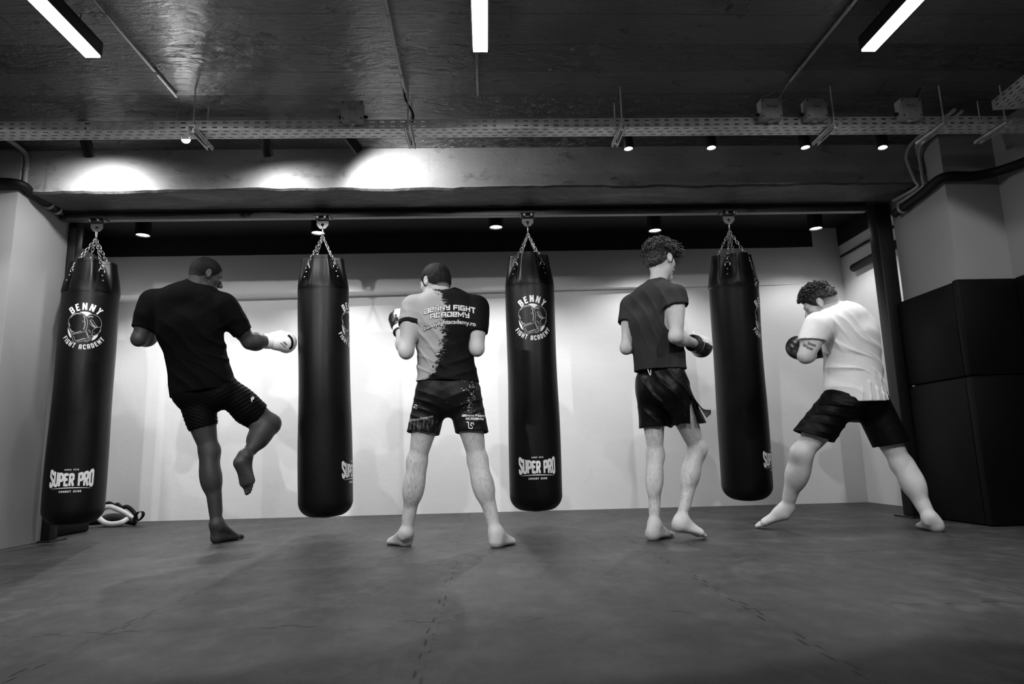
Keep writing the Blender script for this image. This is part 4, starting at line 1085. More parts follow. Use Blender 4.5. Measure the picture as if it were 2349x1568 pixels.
def glove(parent, wrist, d, upv, sgn, mats, cuff=.105, scale=1.0, strap_label=None, cuffr=.046):
    """boxing glove: fist pad, thumb on the side, cuff with strap. d = punching direction, upv = thumb side, sgn picks the back of the hand"""
    w0 = np.array(wrist, float); d = nv(d); u = nv(np.array(upv)-d*(np.array(upv)@d)); s = u; u = nv(np.cross(s, d))*sgn; z = scale
    c = w0+d*.098*z
    pr = [(f_ell(c+u*.006*z, (d, s, u), (.084*z, .064*z, .060*z)), .02), (f_ell(c+d*.026*z-u*.014*z, (d, s, u), (.058*z, .067*z, .062*z)), .03), (f_ell(w0+d*.045*z, (d, s, u), (.05*z, .054*z, .050*z)), .03)]
    th = [(f_cone(w0+d*.040*z+s*.048*z-u*.01*z, w0+d*.100*z+s*.068*z-u*.018*z, .026*z, .0265*z), .012), (f_cone(w0+d*.100*z+s*.068*z-u*.018*z, w0+d*.130*z+s*.056*z-u*.022*z, .0265*z, .021*z), .012)]
    lo, hi = bbox_of([q[0] for q in pr+th]); v = Vol(lo, hi, .0042); fill(v, pr)
    # valley between the thumb and the fist
    fill(v, th); V, F = v.mesh()
    g = obj_np('boxing_glove', V, F, mats[0], parent)
    # cuff
    co = [(f_cone(w0-d*(cuff-.055)*z, w0+d*.045*z, cuffr*z, (cuffr-.002)*z), .01)]
    lo, hi = bbox_of([q[0] for q in co]); v = Vol(lo, hi, .004); fill(v, co)
    v.put(f_plane(-d, w0-d*(cuff-.060)*z, v.lo, v.lo+v.n*.004)[0], v.lo, v.lo+v.n*.004, mode='and')
    v.put(*f_cone(w0-d*.15*z, w0+d*.0*z, (cuffr-.009)*z, (cuffr-.009)*z), k=.003, mode='sub')
    V, F = v.mesh(); cf = obj_np('cuff', V, F, mats[1], g)
    # strap ring around the cuff
    bm = bmesh.new(); n = 40; rr = (cuffr+.0025)*z; rings = []
    for a in (-.018, -.017, .017, .018):
        r2 = rr if abs(a) < .0175 else rr-.004
        rings.append([bm.verts.new(w0+d*(a-.002)*z+(u*math.cos(q)+s*math.sin(q))*r2) for q in [2*PI*k/n for k in range(n)]])
    for i in range(3):
        for k in range(n): bm.faces.new((rings[i][k], rings[i][(k+1) % n], rings[i+1][(k+1) % n], rings[i+1][k]))
    bmesh.ops.recalc_face_normals(bm, faces=bm.faces)
    st = obj('strap', bm, mats[2], g, True, 40)
    tube_bm = bmesh.new(); tube(tube_bm, [w0+d*.030*z+(u*math.cos(q)+s*math.sin(q))*(cuffr+.002)*z for q in [2*PI*k/36 for k in range(36)]], .0035, 6, closed=True)
    obj('piping', tube_bm, mats[3] if len(mats) > 3 else mats[1], g, True)
    return g, dict(w0=w0, d=d, u=u, s=s, c=c, z=z)
def drape(name, polys, org, uax, vax, ndir, target, mat, parent, off_=.0015, tv=None):
    """lay flat marks on a surface: every corner is dropped along ndir onto the target mesh"""
    me = target.data; n = len(me.vertices); co = np.empty(n*3, np.float32); me.vertices.foreach_get('co', co); co = co.reshape(-1, 3)
    key = target.name
    if key not in BV:
        BV[key] = BVHTree.FromPolygons([Vector(c) for c in co], [tuple(p.vertices) for p in me.polygons])
    bv = BV[key]; org = Vector(org); uax = Vector(uax).normalized(); ndir = Vector(ndir).normalized(); vax = Vector(vax).normalized(); bm = bmesh.new()
    for q in polys:
        vs = []
        for p in q:
            s = org+uax*p[0]+vax*p[1]; hit = bv.ray_cast(s-ndir*.5, ndir, 1.0)
            if hit[0] is None: vs = None; break
            nn = hit[1] if hit[1].dot(ndir) < 0 else -hit[1]
            vs.append(hit[0]+nn*off_*.3-ndir*off_)
        if vs:
            try: bm.faces.new([bm.verts.new(v) for v in vs])
            except Exception: pass
    return obj(name, bm, mat, parent)
BV = {}
def mirror_free(polys, a): 
    c, s = math.cos(a), math.sin(a); return [[(p[0]*c-p[1]*s, p[0]*s+p[1]*c) for p in q] for q in polys]
POSE = {
 1: dict(pel=(-1.887, 4.500, 1.026), wai=(-1.925, 4.470, 1.220), che=(-1.960, 4.420, 1.419), upc=(-1.977, 4.400, 1.578), nek=(-1.935, 4.420, 1.688), hed=(-1.873, 4.430, 1.765), SL=(-2.199, 4.400, 1.570), EL=(-2.256, 4.360, 1.319), WL=(-2.248, 4.620, 1.402), SR=(-1.751, 4.440, 1.548), ER=(-1.616, 4.560, 1.321), WR=(-1.534, 4.700, 1.350), HL=(-1.947, 4.490, 0.994), KL=(-1.830, 4.520, 0.585), AL=(-1.754, 4.500, 0.115), HR=(-1.779, 4.520, 1.002), KR=(-1.499, 4.720, 0.767), AR=(-1.578, 4.460, 0.547), heelL=(-1.764, 4.490, 0.000), ballL=(-1.711, 4.635, 0.000), heelR=(-1.614, 4.400, 0.525), ballR=(-1.531, 4.450, 0.313)),
 2: dict(pel=(-0.224, 3.960, 0.902), wai=(-0.243, 3.960, 1.108), che=(-0.240, 3.950, 1.293), upc=(-0.234, 3.950, 1.414), nek=(-0.244, 3.940, 1.436), hed=(-0.303, 4.000, 1.570), SL=(-0.422, 3.930, 1.397), EL=(-0.460, 3.860, 1.120), WL=(-0.522, 4.060, 1.287), SR=(-0.047, 3.950, 1.394), ER=(-0.048, 3.900, 1.134), WR=(-0.086, 4.120, 1.324), HL=(-0.318, 3.970, 0.880), KL=(-0.415, 4.000, 0.485), AL=(-0.475, 4.010, 0.078), HR=(-0.131, 3.950, 0.873), KR=(-0.055, 3.960, 0.484), AR=(0.040, 3.870, 0.078), heelL=(-0.464, 4.027, 0.000), ballL=(-0.586, 4.176, 0.000), heelR=(0.026, 3.836, 0.000), ballR=(0.118, 3.982, 0.000)),
 3: dict(pel=(1.063, 3.970, 0.914), wai=(1.063, 3.960, 1.081), che=(1.043, 3.950, 1.269), upc=(1.045, 3.950, 1.433), nek=(1.076, 3.960, 1.532), hed=(1.121, 4.000, 1.694), SL=(0.925, 4.050, 1.411), EL=(0.868, 4.000, 1.137), WL=(1.102, 4.240, 1.195), SR=(1.140, 3.800, 1.414), ER=(1.100, 3.740, 1.156), WR=(1.268, 3.930, 1.147), HL=(1.012, 4.020, 0.881), KL=(1.024, 4.060, 0.486), AL=(0.970, 3.990, 0.084), HR=(1.120, 3.920, 0.863), KR=(1.267, 4.000, 0.513), AR=(1.106, 3.900, 0.115), heelL=(0.929, 3.937, 0.000), ballL=(1.036, 4.056, 0.000), heelR=(1.052, 3.870, 0.064), ballR=(1.235, 3.930, 0.011)),
 4: dict(pel=(2.343, 4.140, 0.830), wai=(2.355, 4.140, 1.006), che=(2.351, 4.130, 1.194), upc=(2.330, 4.120, 1.307), nek=(2.294, 4.120, 1.374), hed=(2.173, 4.130, 1.430), SL=(2.076, 3.990, 1.254), EL=(1.983, 4.000, 1.065), WL=(2.130, 4.220, 1.125), SR=(2.508, 4.220, 1.260), ER=(2.592, 4.400, 1.071), WR=(2.386, 4.450, 1.174), HL=(2.239, 4.100, 0.801), KL=(1.952, 4.120, 0.470), AL=(1.899, 4.270, 0.136), HR=(2.453, 4.170, 0.793), KR=(2.581, 4.120, 0.387), AR=(2.610, 3.950, 0.071), heelL=(1.906, 4.250, 0.076), ballL=(1.798, 4.320, 0.030), heelR=(2.630, 3.912, 0.000), ballR=(2.667, 4.093, 0.000)),
}

def sleeve(S, E, t, r0, r1, th=.011, tilt=None, body=()):
    """open sleeve or trouser leg from S towards E, ending at t. returns (outer prim, bore prim)"""
    S, E = np.array(S, float), np.array(E, float); d = nv(E-S); en = S+(E-S)*t; nrm = nv(d if tilt is None else np.array(tilt))
    c0, lo, hi = f_cone(S, lerp(S, E, t+.06), r0, r1); bl_ = [q[0] for q in body]; bk_ = [q[1] for q in body]
    def c(X, Y, Z):
        r = None
        for f, k in zip(bl_, bk_):
            d2 = f[0](X, Y, Z); k = max(k, .03)
            if r is None: r = d2; continue
            h = np.clip(.5+.5*(r-d2)/k, 0, 1); r = r*(1-h)+d2*h-k*h*(1-h)
        d2 = c0(X, Y, Z)
        if r is None: return d2
        r = r-.0085; h = np.clip(.5+.5*(r-d2)/.012, 0, 1); return r*(1-h)+d2*h-.012*h*(1-h)
    if bl_: lo = np.minimum(lo, np.min([f[1] for f in bl_], 0)-.01); hi = np.maximum(hi, np.max([f[2] for f in bl_], 0)+.01)
    fo = (lambda X, Y, Z: np.maximum(c(X, Y, Z), (X-en[0])*nrm[0]+(Y-en[1])*nrm[1]+(Z-en[2])*nrm[2]), lo, hi)
    b0, lo2, hi2 = f_cone(lerp(S, E, t-.12), lerp(S, E, t+.35), (r0+(r1-r0)*(t-.12)/(t+.06))-th, r1-th)
    def b(X, Y, Z):   # bore only opens the hem itself, 3 cm deep
        r = b0(X, Y, Z)
        for f in bl_: r = np.minimum(r, f[0](X, Y, Z)+.0015)
        return np.maximum(r, en_(X, Y, Z))
    en_ = lambda X, Y, Z: -((X-en[0])*nrm[0]+(Y-en[1])*nrm[1]+(Z-en[2])*nrm[2])-.03
    return fo, (b, np.minimum(lo2, lo), np.maximum(hi2, hi))
def fingers_in_glove(Q, W, E):   # closed fist inside the glove, part of the body skin
    d = nv(np.array(W)-np.array(E)); lat = nv(np.cross(d, (0, 0, 1))); up = np.cross(lat, d); W = np.array(W)
    Q.append((f_ell(W+d*.085, (d, lat, up), (.045, .038, .022)), .015))
    for q, o_ in enumerate((-.028, -.010, .009, .026)):
        k0 = W+d*(.115-.004*abs(q-1))+lat*o_; k1 = k0-up*.026+d*.012; k2 = k1-d*.030-up*.008
        Q.append((f_cone(k0, k1, .0095, .009), .004)); Q.append((f_cone(k1, k2, .009, .008), .003))
    Q.append((f_cone(W+d*.05-lat*.03, W+d*.085-lat*.035-up*.02, .012, .010), .006)); Q.append((f_cone(W+d*.085-lat*.035-up*.02, W+d*.095-lat*.008-up*.036, .010, .009), .004))
def make_person(k, label, B, fd, hu, skin, base):
    P, cut, ears, eyes, H = person_prims(POSE[k], B, fd, hu)
    J = H['J']
    for s in 'LR': fingers_in_glove(P['arm'+s], J['W'+s], J['E'+s])
    V, F = body_mesh('person', P, cut, ears, skin)
    root = obj_np('person', V, F, skin); tag(root, label, 'person')
    root['base'] = base
    return root, P, H, eyes, J
def finish(root):
    b = Vector(root['base']); del root['base']
    root.data.transform(Matrix.Translation(-b)); root.location = b
    for c in root.children: c.matrix_parent_inverse = Matrix.Translation(-b)
def garment(name, outer, th, cuts, bores, mat, parent, **kw):
    V, F = cloth(name, outer, th, cuts, bores, parent, mat, **kw); return obj_np(name, V, F, mat, parent)
def offs(L, o): return [(off(f, o), k) for f, k in L]

# ------------------------------------------------------------------ kicking man, dark skin, black t-shirt and tight shorts
SK1 = m_skin('dark_brown_skin', .026, .042)
B1 = dict(w=1.10, m=1.10, wst=1.02, arm=1.16, leg=.93, calf=1.02, face=(0, 1, 0), foot=1.04, head=1.02, neck=1.08, kfL=(.45, .9, 0), cfL=(.45, .9, 0), kfR=(.62, .62, .2), cfR=(.8, .3, -.4), fuR=(.1, 1, .2), fore=1.16,
          extra=lambda J: [('legR', f_cone(lerp(J['KR'], J['AR'], .10)+np.array((-.03, -.01, .01)), lerp(J['KR'], J['AR'], .45)+np.array((-.008, -.02, -.008)), .068, .056), .05), ('legR', f_cone(lerp(J['HR'], J['KR'], .55)+np.array((-.01, 0, -.03)), lerp(J['HR'], J['KR'], .9)+np.array((-.015, 0, -.03)), .075, .058), .05)])
fd, hu = (.72, .63, -.30), (.10, -.02, 1)
r1, P, H, E_, J = make_person(1, 'man in black t-shirt and tight black shorts, kicking, beside the leftmost bag', B1, fd, hu, SK1, (-1.80, 4.5, 0))
eyeballs(E_, r1)
M_SHIRT1 = m_cloth('black_cotton', .0022, .9, fold=.35)
sl, bl = sleeve(J['SL'], J['EL'], .74, .077, .068, body=P['armL'][:3]); sr, br = sleeve(J['SR'], J['ER'], .74, .077, .066, body=P['armR'][:3])
dr = [(f_ecap(lerp(J['wai'], J['che'], .5), J['pel']-np.array((0, 0, .06)), H['lat'], .180, .128, .192, .148), .06)]
garment('t_shirt', offs(P['torso'], .013)+dr+[(sl, .035), (sr, .035)], .012, [f_plane((.16, 0, -.985), (-2.02, 4.42, .948), None, None)],
        [bl, br, f_cone(J['nek']-H['up']*.01, J['nek']+H['up']*.12+np.array((.05, .02, 0)), .062, .085)], M_SHIRT1, r1,
        fold=folds([((.5, 0, .8), .085, .0045, (-1.72, 4.4, 1.15), .22), ((.6, 0, .6), .11, .004, (-1.9, 4.35, 1.25), .25), ((-.5, 0, .8), .10, .004, (-1.75, 4.45, 1.42), .14)]))
M_SHORT1 = m_cloth('black_compression_fabric', .0025, .6, fold=.2)
lg = []; bo = []
for s, t in (('L', .62), ('R', .74)):
    a, b = sleeve(J['H'+s], J['K'+s], t, .094, .083 if s == 'L' else .086, .009, body=P['leg'+s][:5]+(P['legR'][-1:] if s == 'R' else [])); lg.append((a, .035)); bo.append(b)
glu = [(off(q[0], .009), q[1]) for s in 'LR' for q in P['leg'+s][4:5]]
garment('compression_shorts', offs(P['torso'][:2], .009)+glu+lg, .010, [f_plane((0, 0, 1), (0, 0, 1.12), None, None)], bo, M_SHORT1, r1,
        fold=folds([((.35, .1, 1), .022, .0022, tuple(lerp(J['HL'], J['KL'], .45)), .16), ((-.6, -.2, 1), .026, .0022, tuple(lerp(J['HR'], J['KR'], .35)), .17)]))
hair_cap(H, r1, m_fade('buzz_cut_hair', .030, H, .0022, -.085, -.035), thick=.0035, back=-.072, side=-.030, front=.058, noise=.0007)
M_GW = plain('white_leather', .82, .28, var=.03, bump=.02); M_GK = plain('black_leather', .012, .3); M_GG = plain('grey_leather', .30, .3)
def m_glove(name, base, dark, axis, thr, sc=30, splat=.5):
    t = NT(name); v = t.coord(); g = t.n('ShaderNodeVectorMath', operation='DOT_PRODUCT'); t.l(v, g.inputs[0]); g.inputs[1].default_value = tuple(axis)
    n = t.noise(v, sc, 4, .6); f = t.math('GREATER_THAN', t.math('ADD', g.outputs['Value'], t.math('MULTIPLY', n, splat*.1)), thr)
    return t.fin(t.mix(f, base, dark), .28, None, .5)
d = nv(J['WR']-J['ER']); ax = nv(d+np.array((0, 0, -.35)))
g, G = glove(r1, J['WR'], (.78, .60, .04), (-.45, .2, 1), -1, [M_GW, M_GW, M_GW, M_GK], cuff=.095, scale=1.10, cuffr=.048)
# black knuckle panel and a small dark mark on the glove, label on the strap
kn = []
for i in range(14):
    a = -1.25+2.5*i/14; b = -1.25+2.5*(i+1)/14
    kn.append([(-.060, a*.05), (-.052, a*.05), (-.052, b*.05), (-.060, b*.05)])
def glove_marks(g, G, side, dark, extra=()):
    n = -nv(side); uax = nv(G['d']); vax = nv(np.cross(n, uax)); 
    for nm, polys, m_ in extra: drape(nm, polys, G['c'], uax, vax, n, g, m_, g)
cam_dir = nv(G['c']-np.array((0, 0, .5)))
vx = nv(np.cross(cam_dir, nv(G['d']))); vx = vx if vx[2] > 0 else -vx; ux = nv(G['d']-cam_dir*(G['d']@cam_dir))
claw = [q for pts in ([(-.010, -.012), (.018, -.040)], [(-.010, -.012), (-.018, -.010)], [(.002, .002), (.004, -.006), (.024, -.026)], [(.012, .004), (.012, -.004), (.030, -.020)]) for q in stroke_quads(pts, .0045, .01)]
drape('claw_mark', claw, G['c'], ux, vx, cam_dir, g, M_GK, g)
edge = [q for q in stroke_quads(spline2([(.030, .050), (.052, .030), (.062, 0), (.060, -.030), (.045, -.048)], n=5), .016, .01)]
drape('knuckle_edge', edge, G['c'], ux, vx, cam_dir, g, M_GK, g)
# stripe marks on the outer hem of the left short leg and a small pale mark on the right
sh = [o for o in r1.children if o.name.startswith('compression')][0]
pm = J['HR']*.45+J['KR']*.55; cdir = nv(pm-np.array((0, 0, .5)))
drape('small_logo', [q for pts in ([(-.012, .012), (0, .014), (.006, .004), (-.004, .0), (.004, -.012), (.012, -.014)], [(-.012, .004), (-.008, -.002)]) for q in stroke_quads(pts, .007, .006)], pm+np.array((.02, 0, .062)), (.8, 0, -.6), (.6, 0, .8), cdir, sh, M_PRINT, sh)
g2, G2 = glove(r1, J['WL'], (.5, .8, .3), (0, -.3, 1), 1, [M_GW, M_GW, M_GW, M_GK], cuff=.10, scale=.98)
finish(r1)

# ------------------------------------------------------------------ man in the two-tone printed shirt
SK2 = m_skin('light_skin_with_leg_hair', .37, .46, hair=.50, hz=.80)
B2 = dict(w=.99, m=1.06, wst=1.0, arm=1.12, leg=.88, calf=1.08, face=(0, 1, 0), head=.96, kfL=(-.35, 1, 0), cfL=(-.35, 1, 0), kfR=(.30, 1, 0), cfR=(.3, 1, 0))
r2, P, H, E_, J = make_person(2, 'man in two-tone printed shirt with lettering on his back, legs apart', B2, (-.72, .68, -.20), (-.02, .10, 1), SK2, (-.22, 3.96, 0))
eyeballs(E_, r2)
SLV = (lerp(J['SL'], J['EL'], .44), nv(J['EL']-J['SL']))
def m_shirt2():
    t = NT('two_tone_printed_jersey'); v = t.coord(); sx = t.n('ShaderNodeSeparateXYZ'); t.l(v, sx.inputs[0]); X, Z = sx.outputs[0], sx.outputs[2]
    zz = t.n('ShaderNodeMapRange', ins={'From Min': .88, 'From Max': 1.52}); t.l(Z, zz.inputs[0])
    xb = t.n('ShaderNodeFloatCurve'); t.l(zz.outputs[0], xb.inputs['Value']); cm = xb.mapping.curves[0]
    pts = [(0, .20), (.10, .26), (.20, .42), (.28, .45), (.40, .52), (.60, .56), (.75, .58), (.86, .55), (.93, .46), (1, .36)]
    cm.points[0].location = pts[0]; cm.points[1].location = pts[-1]
    for p in pts[1:-1]: cm.points.new(*p)
    xb.mapping.update()
    xc = t.math('ADD', t.math('MULTIPLY', xb.outputs[0], .40), -.46)
    n1 = t.noise(t.coord(scale=(.6, 1, 1.6)), 16, 5, .7, 1.5); n2 = t.noise(t.coord(scale=(.5, 1, 2.2), rot=(0, .35, 0)), 34, 3, .6, 2.5)
    d = t.math('SUBTRACT', X, xc); d = t.math('ADD', d, t.math('MULTIPLY', t.math('SUBTRACT', n1, .5), .11)); d = t.math('ADD', d, t.math('MULTIPLY', t.math('SUBTRACT', n2, .5), .15))
    f = t.math('GREATER_THAN', d, 0)
    col = t.mix(f, .32, .003)
    dv = t.n('ShaderNodeVectorMath', operation='DOT_PRODUCT'); t.l(v, dv.inputs[0]); dv.inputs[1].default_value = tuple(SLV[1])
    sb = t.math('GREATER_THAN', dv.outputs['Value'], float(SLV[0] @ SLV[1])-.026); rel = t.n('ShaderNodeVectorMath', operation='CROSS_PRODUCT'); su = t.n('ShaderNodeVectorMath', operation='SUBTRACT'); t.l(v, su.inputs[0]); su.inputs[1].default_value = tuple(SLV[0]); t.l(su.outputs[0], rel.inputs[0]); rel.inputs[1].default_value = tuple(SLV[1])
    ln = t.n('ShaderNodeVectorMath', operation='LENGTH'); t.l(rel.outputs[0], ln.inputs[0]); sb = t.math('MULTIPLY', sb, t.math('LESS_THAN', ln.outputs['Value'], .092)); sb = t.math('MULTIPLY', sb, t.math('LESS_THAN', dv.outputs['Value'], float(SLV[0] @ SLV[1])+.006)); sb = t.math('MULTIPLY', sb, t.math('LESS_THAN', X, -.392))
    col = t.mix(sb, col, .008)
    b = t.noise(v, 350, 2); a = t.noise(t.coord(scale=(1, 1, .4), rot=(0, .4, 0)), 7, 4, .55, 1.0)
    return t.fin(col, .7, t.bump(b, .1, .001, t.bump(a, .4, .022)), .12)
sl, bl = sleeve(J['SL'], J['EL'], .44, .074, .070, body=P['armL'][:3]); sr, br = sleeve(J['SR'], J['ER'], .62, .074, .064, body=P['armR'][:3])
dr = [(f_ecap(lerp(J['wai'], J['che'], .5), J['pel']-np.array((0, 0, .05)), H['latp'], .152, .118, .182, .132), .06)]
sh2 = garment('printed_t_shirt', offs(P['torso'], .012)+dr+[(sl, .03), (sr, .03)], .011, [f_plane((-.05, 0, -1), (-.22, 3.95, .945), None, None)],
        [bl, br, f_cone(J['nek']-H['up']*.005, J['nek']+H['up']*.12, .056, .075)], m_shirt2(), r2,
        fold=folds([((.75, 0, .5), .075, .0045, (-.37, 3.85, 1.15), .20), ((.3, 0, .9), .07, .005, (-.35, 3.85, 1.0), .14), ((-.3, 0, .9), .09, .004, (-.10, 3.85, 1.02), .14), ((.2, 0, .95), .05, .003, (-.43, 3.9, 1.31), .07)]))
def shirt_text(target, parent):
    org = Vector((-.203, 3.6, 0)); ux, vz, nd = (1, 0, 0), (0, 0, 1), (0, 1, 0)
    def lay(txt, width, zc_, hh, arc, wv, mat, nm, grow=0, off_=.0018):
        gl, W = word(txt, SG, wv, .16); sc = width/W; polys = []
        for cx, qs in gl:
            for q in qs:
                pts = []
                for p in q:
                    x = (cx+p[0]-W/2)*sc; xx = x/(width/2)
                    pts.append((x, zc_+(p[1]-.5)*hh-arc*xx*xx+.004*xx))
                polys.append(pts)
        drape(nm, polys, org, ux, vz, nd, target, mat, parent, off_)
    for (wv, mat, nm, of) in ((.42, M_PRINTBLK, 'lettering_outline', .0016), (.20, M_PRINT, 'lettering', .0034)):
        lay('BENNY FIGHT', .298, 1.374, .032, .020, wv, mat, 'upper_'+nm, off_=of)
        lay('ACADEMY', .226, 1.330, .031, .007, wv, mat, 'lower_'+nm, off_=of)
def font_polys(txt, size, bold=0, sub=2, space=1.0):
    cu = bpy.data.curves.new('t', 'FONT'); cu.body = txt; cu.size = size; cu.align_x = 'CENTER'; cu.offset = bold; cu.resolution_u = 3; cu.space_character = space
    tmp = bpy.data.objects.new('t', cu); COL.objects.link(tmp); dg = bpy.context.evaluated_depsgraph_get(); me = bpy.data.meshes.new_from_object(tmp.evaluated_get(dg)); bpy.data.objects.remove(tmp)
    bm = bmesh.new(); bm.from_mesh(me); bmesh.ops.triangulate(bm, faces=bm.faces[:])
    for _ in range(sub): bmesh.ops.subdivide_edges(bm, edges=[e for e in bm.edges if e.calc_length() > size*.28], cuts=1)
    bmesh.ops.triangulate(bm, faces=bm.faces[:])
    out = [[(v.co.x, v.co.y) for v in f.verts] for f in bm.faces]; bm.free(); bpy.data.meshes.remove(me); return out
shirt_text(sh2, sh2)
for bold, mat, nm, of in ((.0040, M_PRINTBLK, 'address_outline', .0016), (.0004, M_LOGOGREY, 'address_lettering', .0034)):
    pl = [[(p[0], p[1]+1.272-.022*(p[0]/.15)**2+.012*p[0]/.15) for p in q] for q in font_polys('bennyfightacademy.ro', .0345, bold, 2, 1.0)]
    drape(nm, pl, (-.203, 3.6, 0), (1, 0, 0), (0, 0, 1), (0, 1, 0), sh2, M_PRINT if mat is M_LOGOGREY else mat, sh2, of)
def m_short2():
    t = NT('black_shorts_with_print'); v = t.coord(); sx = t.n('ShaderNodeSeparateXYZ'); t.l(v, sx.inputs[0]); X, Y, Z = sx.outputs
    n2 = t.noise(t.coord(scale=(.7, 1, 1.5), rot=(0, .3, 0)), 26, 4, .65, 2.2)
    band = t.math('ABSOLUTE', t.math('SUBTRACT', t.math('ADD', X, t.math('MULTIPLY', t.math('SUBTRACT', Z, .8), -.10)), -.085))
    m_ = t.math('SUBTRACT', 1, t.math('MULTIPLY', band, 13), clamp=True)
    f = t.math('GREATER_THAN', t.math('ADD', n2, t.math('MULTIPLY', m_, .13)), .70)
    f = t.math('MULTIPLY', f, t.math('LESS_THAN', t.math('ABSOLUTE', t.math('SUBTRACT', Z, .84)), .11))
    f = t.math('MULTIPLY', f, t.math('LESS_THAN', Y, 3.98))
    bars = t.math('GREATER_THAN', t.noise(t.coord(scale=(1, 1, .12)), 90, 2), .56)
    f3 = t.math('MULTIPLY', t.math('MULTIPLY', bars, t.math('LESS_THAN', Z, .725)), t.math('LESS_THAN', X, -.24))
    col = t.mix(f, .004, .50); col = t.mix(t.math('MULTIPLY', f3, .5), col, .10)
    a = t.noise(t.coord(scale=(1, 1, 1)), 8, 4, .55, 1.0)
    return t.fin(col, .55, t.bump(a, .4, .02), .2)
lg = []; bo = []
for s, t_ in (('L', .60), ('R', .60)):
    a, b = sleeve(J['H'+s]+np.array((0, 0, .01)), J['K'+s], t_, .100, .096, .011, tilt=((-.12 if s == 'L' else 0), -.1, -1), body=P['leg'+s][:5]); lg.append((a, .030)); bo.append(b)
glu = [(off(q[0], .013), q[1]) for s in 'LR' for q in P['leg'+s][4:5]]
so2 = garment('printed_shorts', offs(P['torso'][:2], .014)+glu+lg, .011, [f_plane((0, 0, 1), (0, 0, 1.0), None, None)], bo, m_short2(), r2,
        fold=folds([((.45, 0, 1), .05, .0045, (-.40, 3.85, .78), .12), ((-.5, 0, 1), .06, .004, (-.08, 3.85, .82), .12)]))
gl, W = word('BENNY FIGHT', SG, .26, .16)
drape('shorts_lettering', [[((cx+p[0]-W/2)*.135/W, p[1]*.012) for p in q] for cx, qs in gl for q in qs], (-.072, 3.6, .732), (1, 0, -.02), (0, 0, 1), (0, 1, 0), so2, M_PRINT, so2, .002)
gl, W = word('ACADEMY', SG, .26, .16)
drape('shorts_lettering', [[((cx+p[0]-W/2)*.100/W, p[1]*.012) for p in q] for cx, qs in gl for q in qs], (-.068, 3.6, .714), (1, 0, -.02), (0, 0, 1), (0, 1, 0), so2, M_PRINT, so2, .002)
em = []
for pts in ([(-.02, .02), (-.008, .018), (-.008, -.012), (0, -.018), (.012, -.018), (.016, -.010)], [(.008, .014), (.004, 0), (.014, -.004)], [(.006, .014), (.02, .012), (.022, .002)]): em += stroke_quads(pts, .005, .01)
drape('shorts_emblem', em, (-.095, 3.6, .683), (1, 0, 0), (0, 0, 1), (0, 1, 0), so2, M_PRINT, so2, .002)
ring = [stroke_quads([(.013*math.cos(q), .013*math.sin(q)) for q in [a0+(a1-a0)*k/6 for k in range(7)]], .004, .02) for a0, a1 in ((2.6, 3.6), (.2, 1.9), (-1.2, -.4))]
em = [q for r_ in ring for q in r_]+stroke_quads([(-.004, .005), (-.004, -.006), (.004, -.001)], .005, .01)
drape('round_logo', em, (-.415, 3.6, .800), (1, 0, 0), (0, 0, 1), (0, 1, 0), so2, M_PRINT, so2, .002)
pl = [[(p[0], p[1]+.006+1.1*p[0]**2+.10*p[0]) for p in q] for q in font_polys('fightacademy.ro', .024, .0006, 1)]
drape('hem_address', pl, (-.385, 3.6, .716), (1, 0, 0), (0, 0, 1), (0, 1, 0), so2, M_LOGOGREY, so2, .002)
hair_cap(H, r2, m_fade('short_dark_hair', .30, H, .004, -.088, -.066), thick=.011, back=-.066, side=-.026, front=.052, noise=.0016, top=.004)
glove(r2, J['WL'], nv((-.12, .60, .78)), (1, .3, .2), 1, [m_glove('white_black_glove', .75, .012, nv((-1, 0, -.5)), -.105), M_GK, M_GW, M_GW], cuff=.09, scale=.95)
glove(r2, J['WR'], nv((-.1, .6, .8)), (-1, .3, .2), -1, [M_GK, M_GK, M_GW, M_GW], cuff=.09, scale=.93)
finish(r2)

# ------------------------------------------------------------------ slim curly-haired man
SK3 = m_skin('fair_skin_with_leg_hair', .44, .54, hair=.50, hz=.70)
B3 = dict(w=.86, m=1.0, wst=.95, arm=1.02, leg=.84, calf=.96, face=(.4, 1, 0), head=.97, foot=1.02, neck=.95, kfL=(.5, 1, 0), cfL=(.5, .9, 0), kfR=(.85, .55, 0), cfR=(.85, .5, 0))
r3, P, H, E_, J = make_person(3, 'slim curly-haired man in dark t-shirt and loose black shorts beside the swinging bag', B3, (.84, .53, -.18), (-.03, 0, 1), SK3, (1.06, 3.97, 0))
eyeballs(E_, r3)
M_SH3 = m_cloth('charcoal_cotton', .036, .85, fold=.5)
sl, bl = sleeve(J['SL'], J['EL'], .42, .070, .072, body=P['armL'][:3]); sr, br = sleeve(J['SR'], J['ER'], .28, .066, .080, tilt=nv(J['ER']-J['SR'])+np.array((.25, .1, 0)), body=P['armR'][:3])
dr = [(f_ecap(J['che'], J['pel']-np.array((0, 0, .03)), (1, -.25, 0), .150, .115, .148, .118), .06)]
garment('t_shirt', offs(P['torso'], .012)+dr+[(sl, .03), (sr, .03)], .011, [f_plane((0, 0, -1), (0, 0, .99), None, None)],
        [bl, br, f_cone(J['nek']-H['up']*.015, J['nek']+H['up']*.12+np.array((.02, .02, 0)), .056, .072)], M_SH3, r3,
        fold=folds([((.95, 0, .3), .06, .0055, (1.06, 3.85, 1.30), .18), ((1, 0, -.15), .075, .0045, (1.05, 3.85, 1.12), .2), ((.8, 0, .6), .05, .003, (1.17, 3.8, 1.40), .08)]))
M_SO3 = m_cloth('black_satin', .0022, .45, sp=.2, fold=.5)
lg = []; bo = []
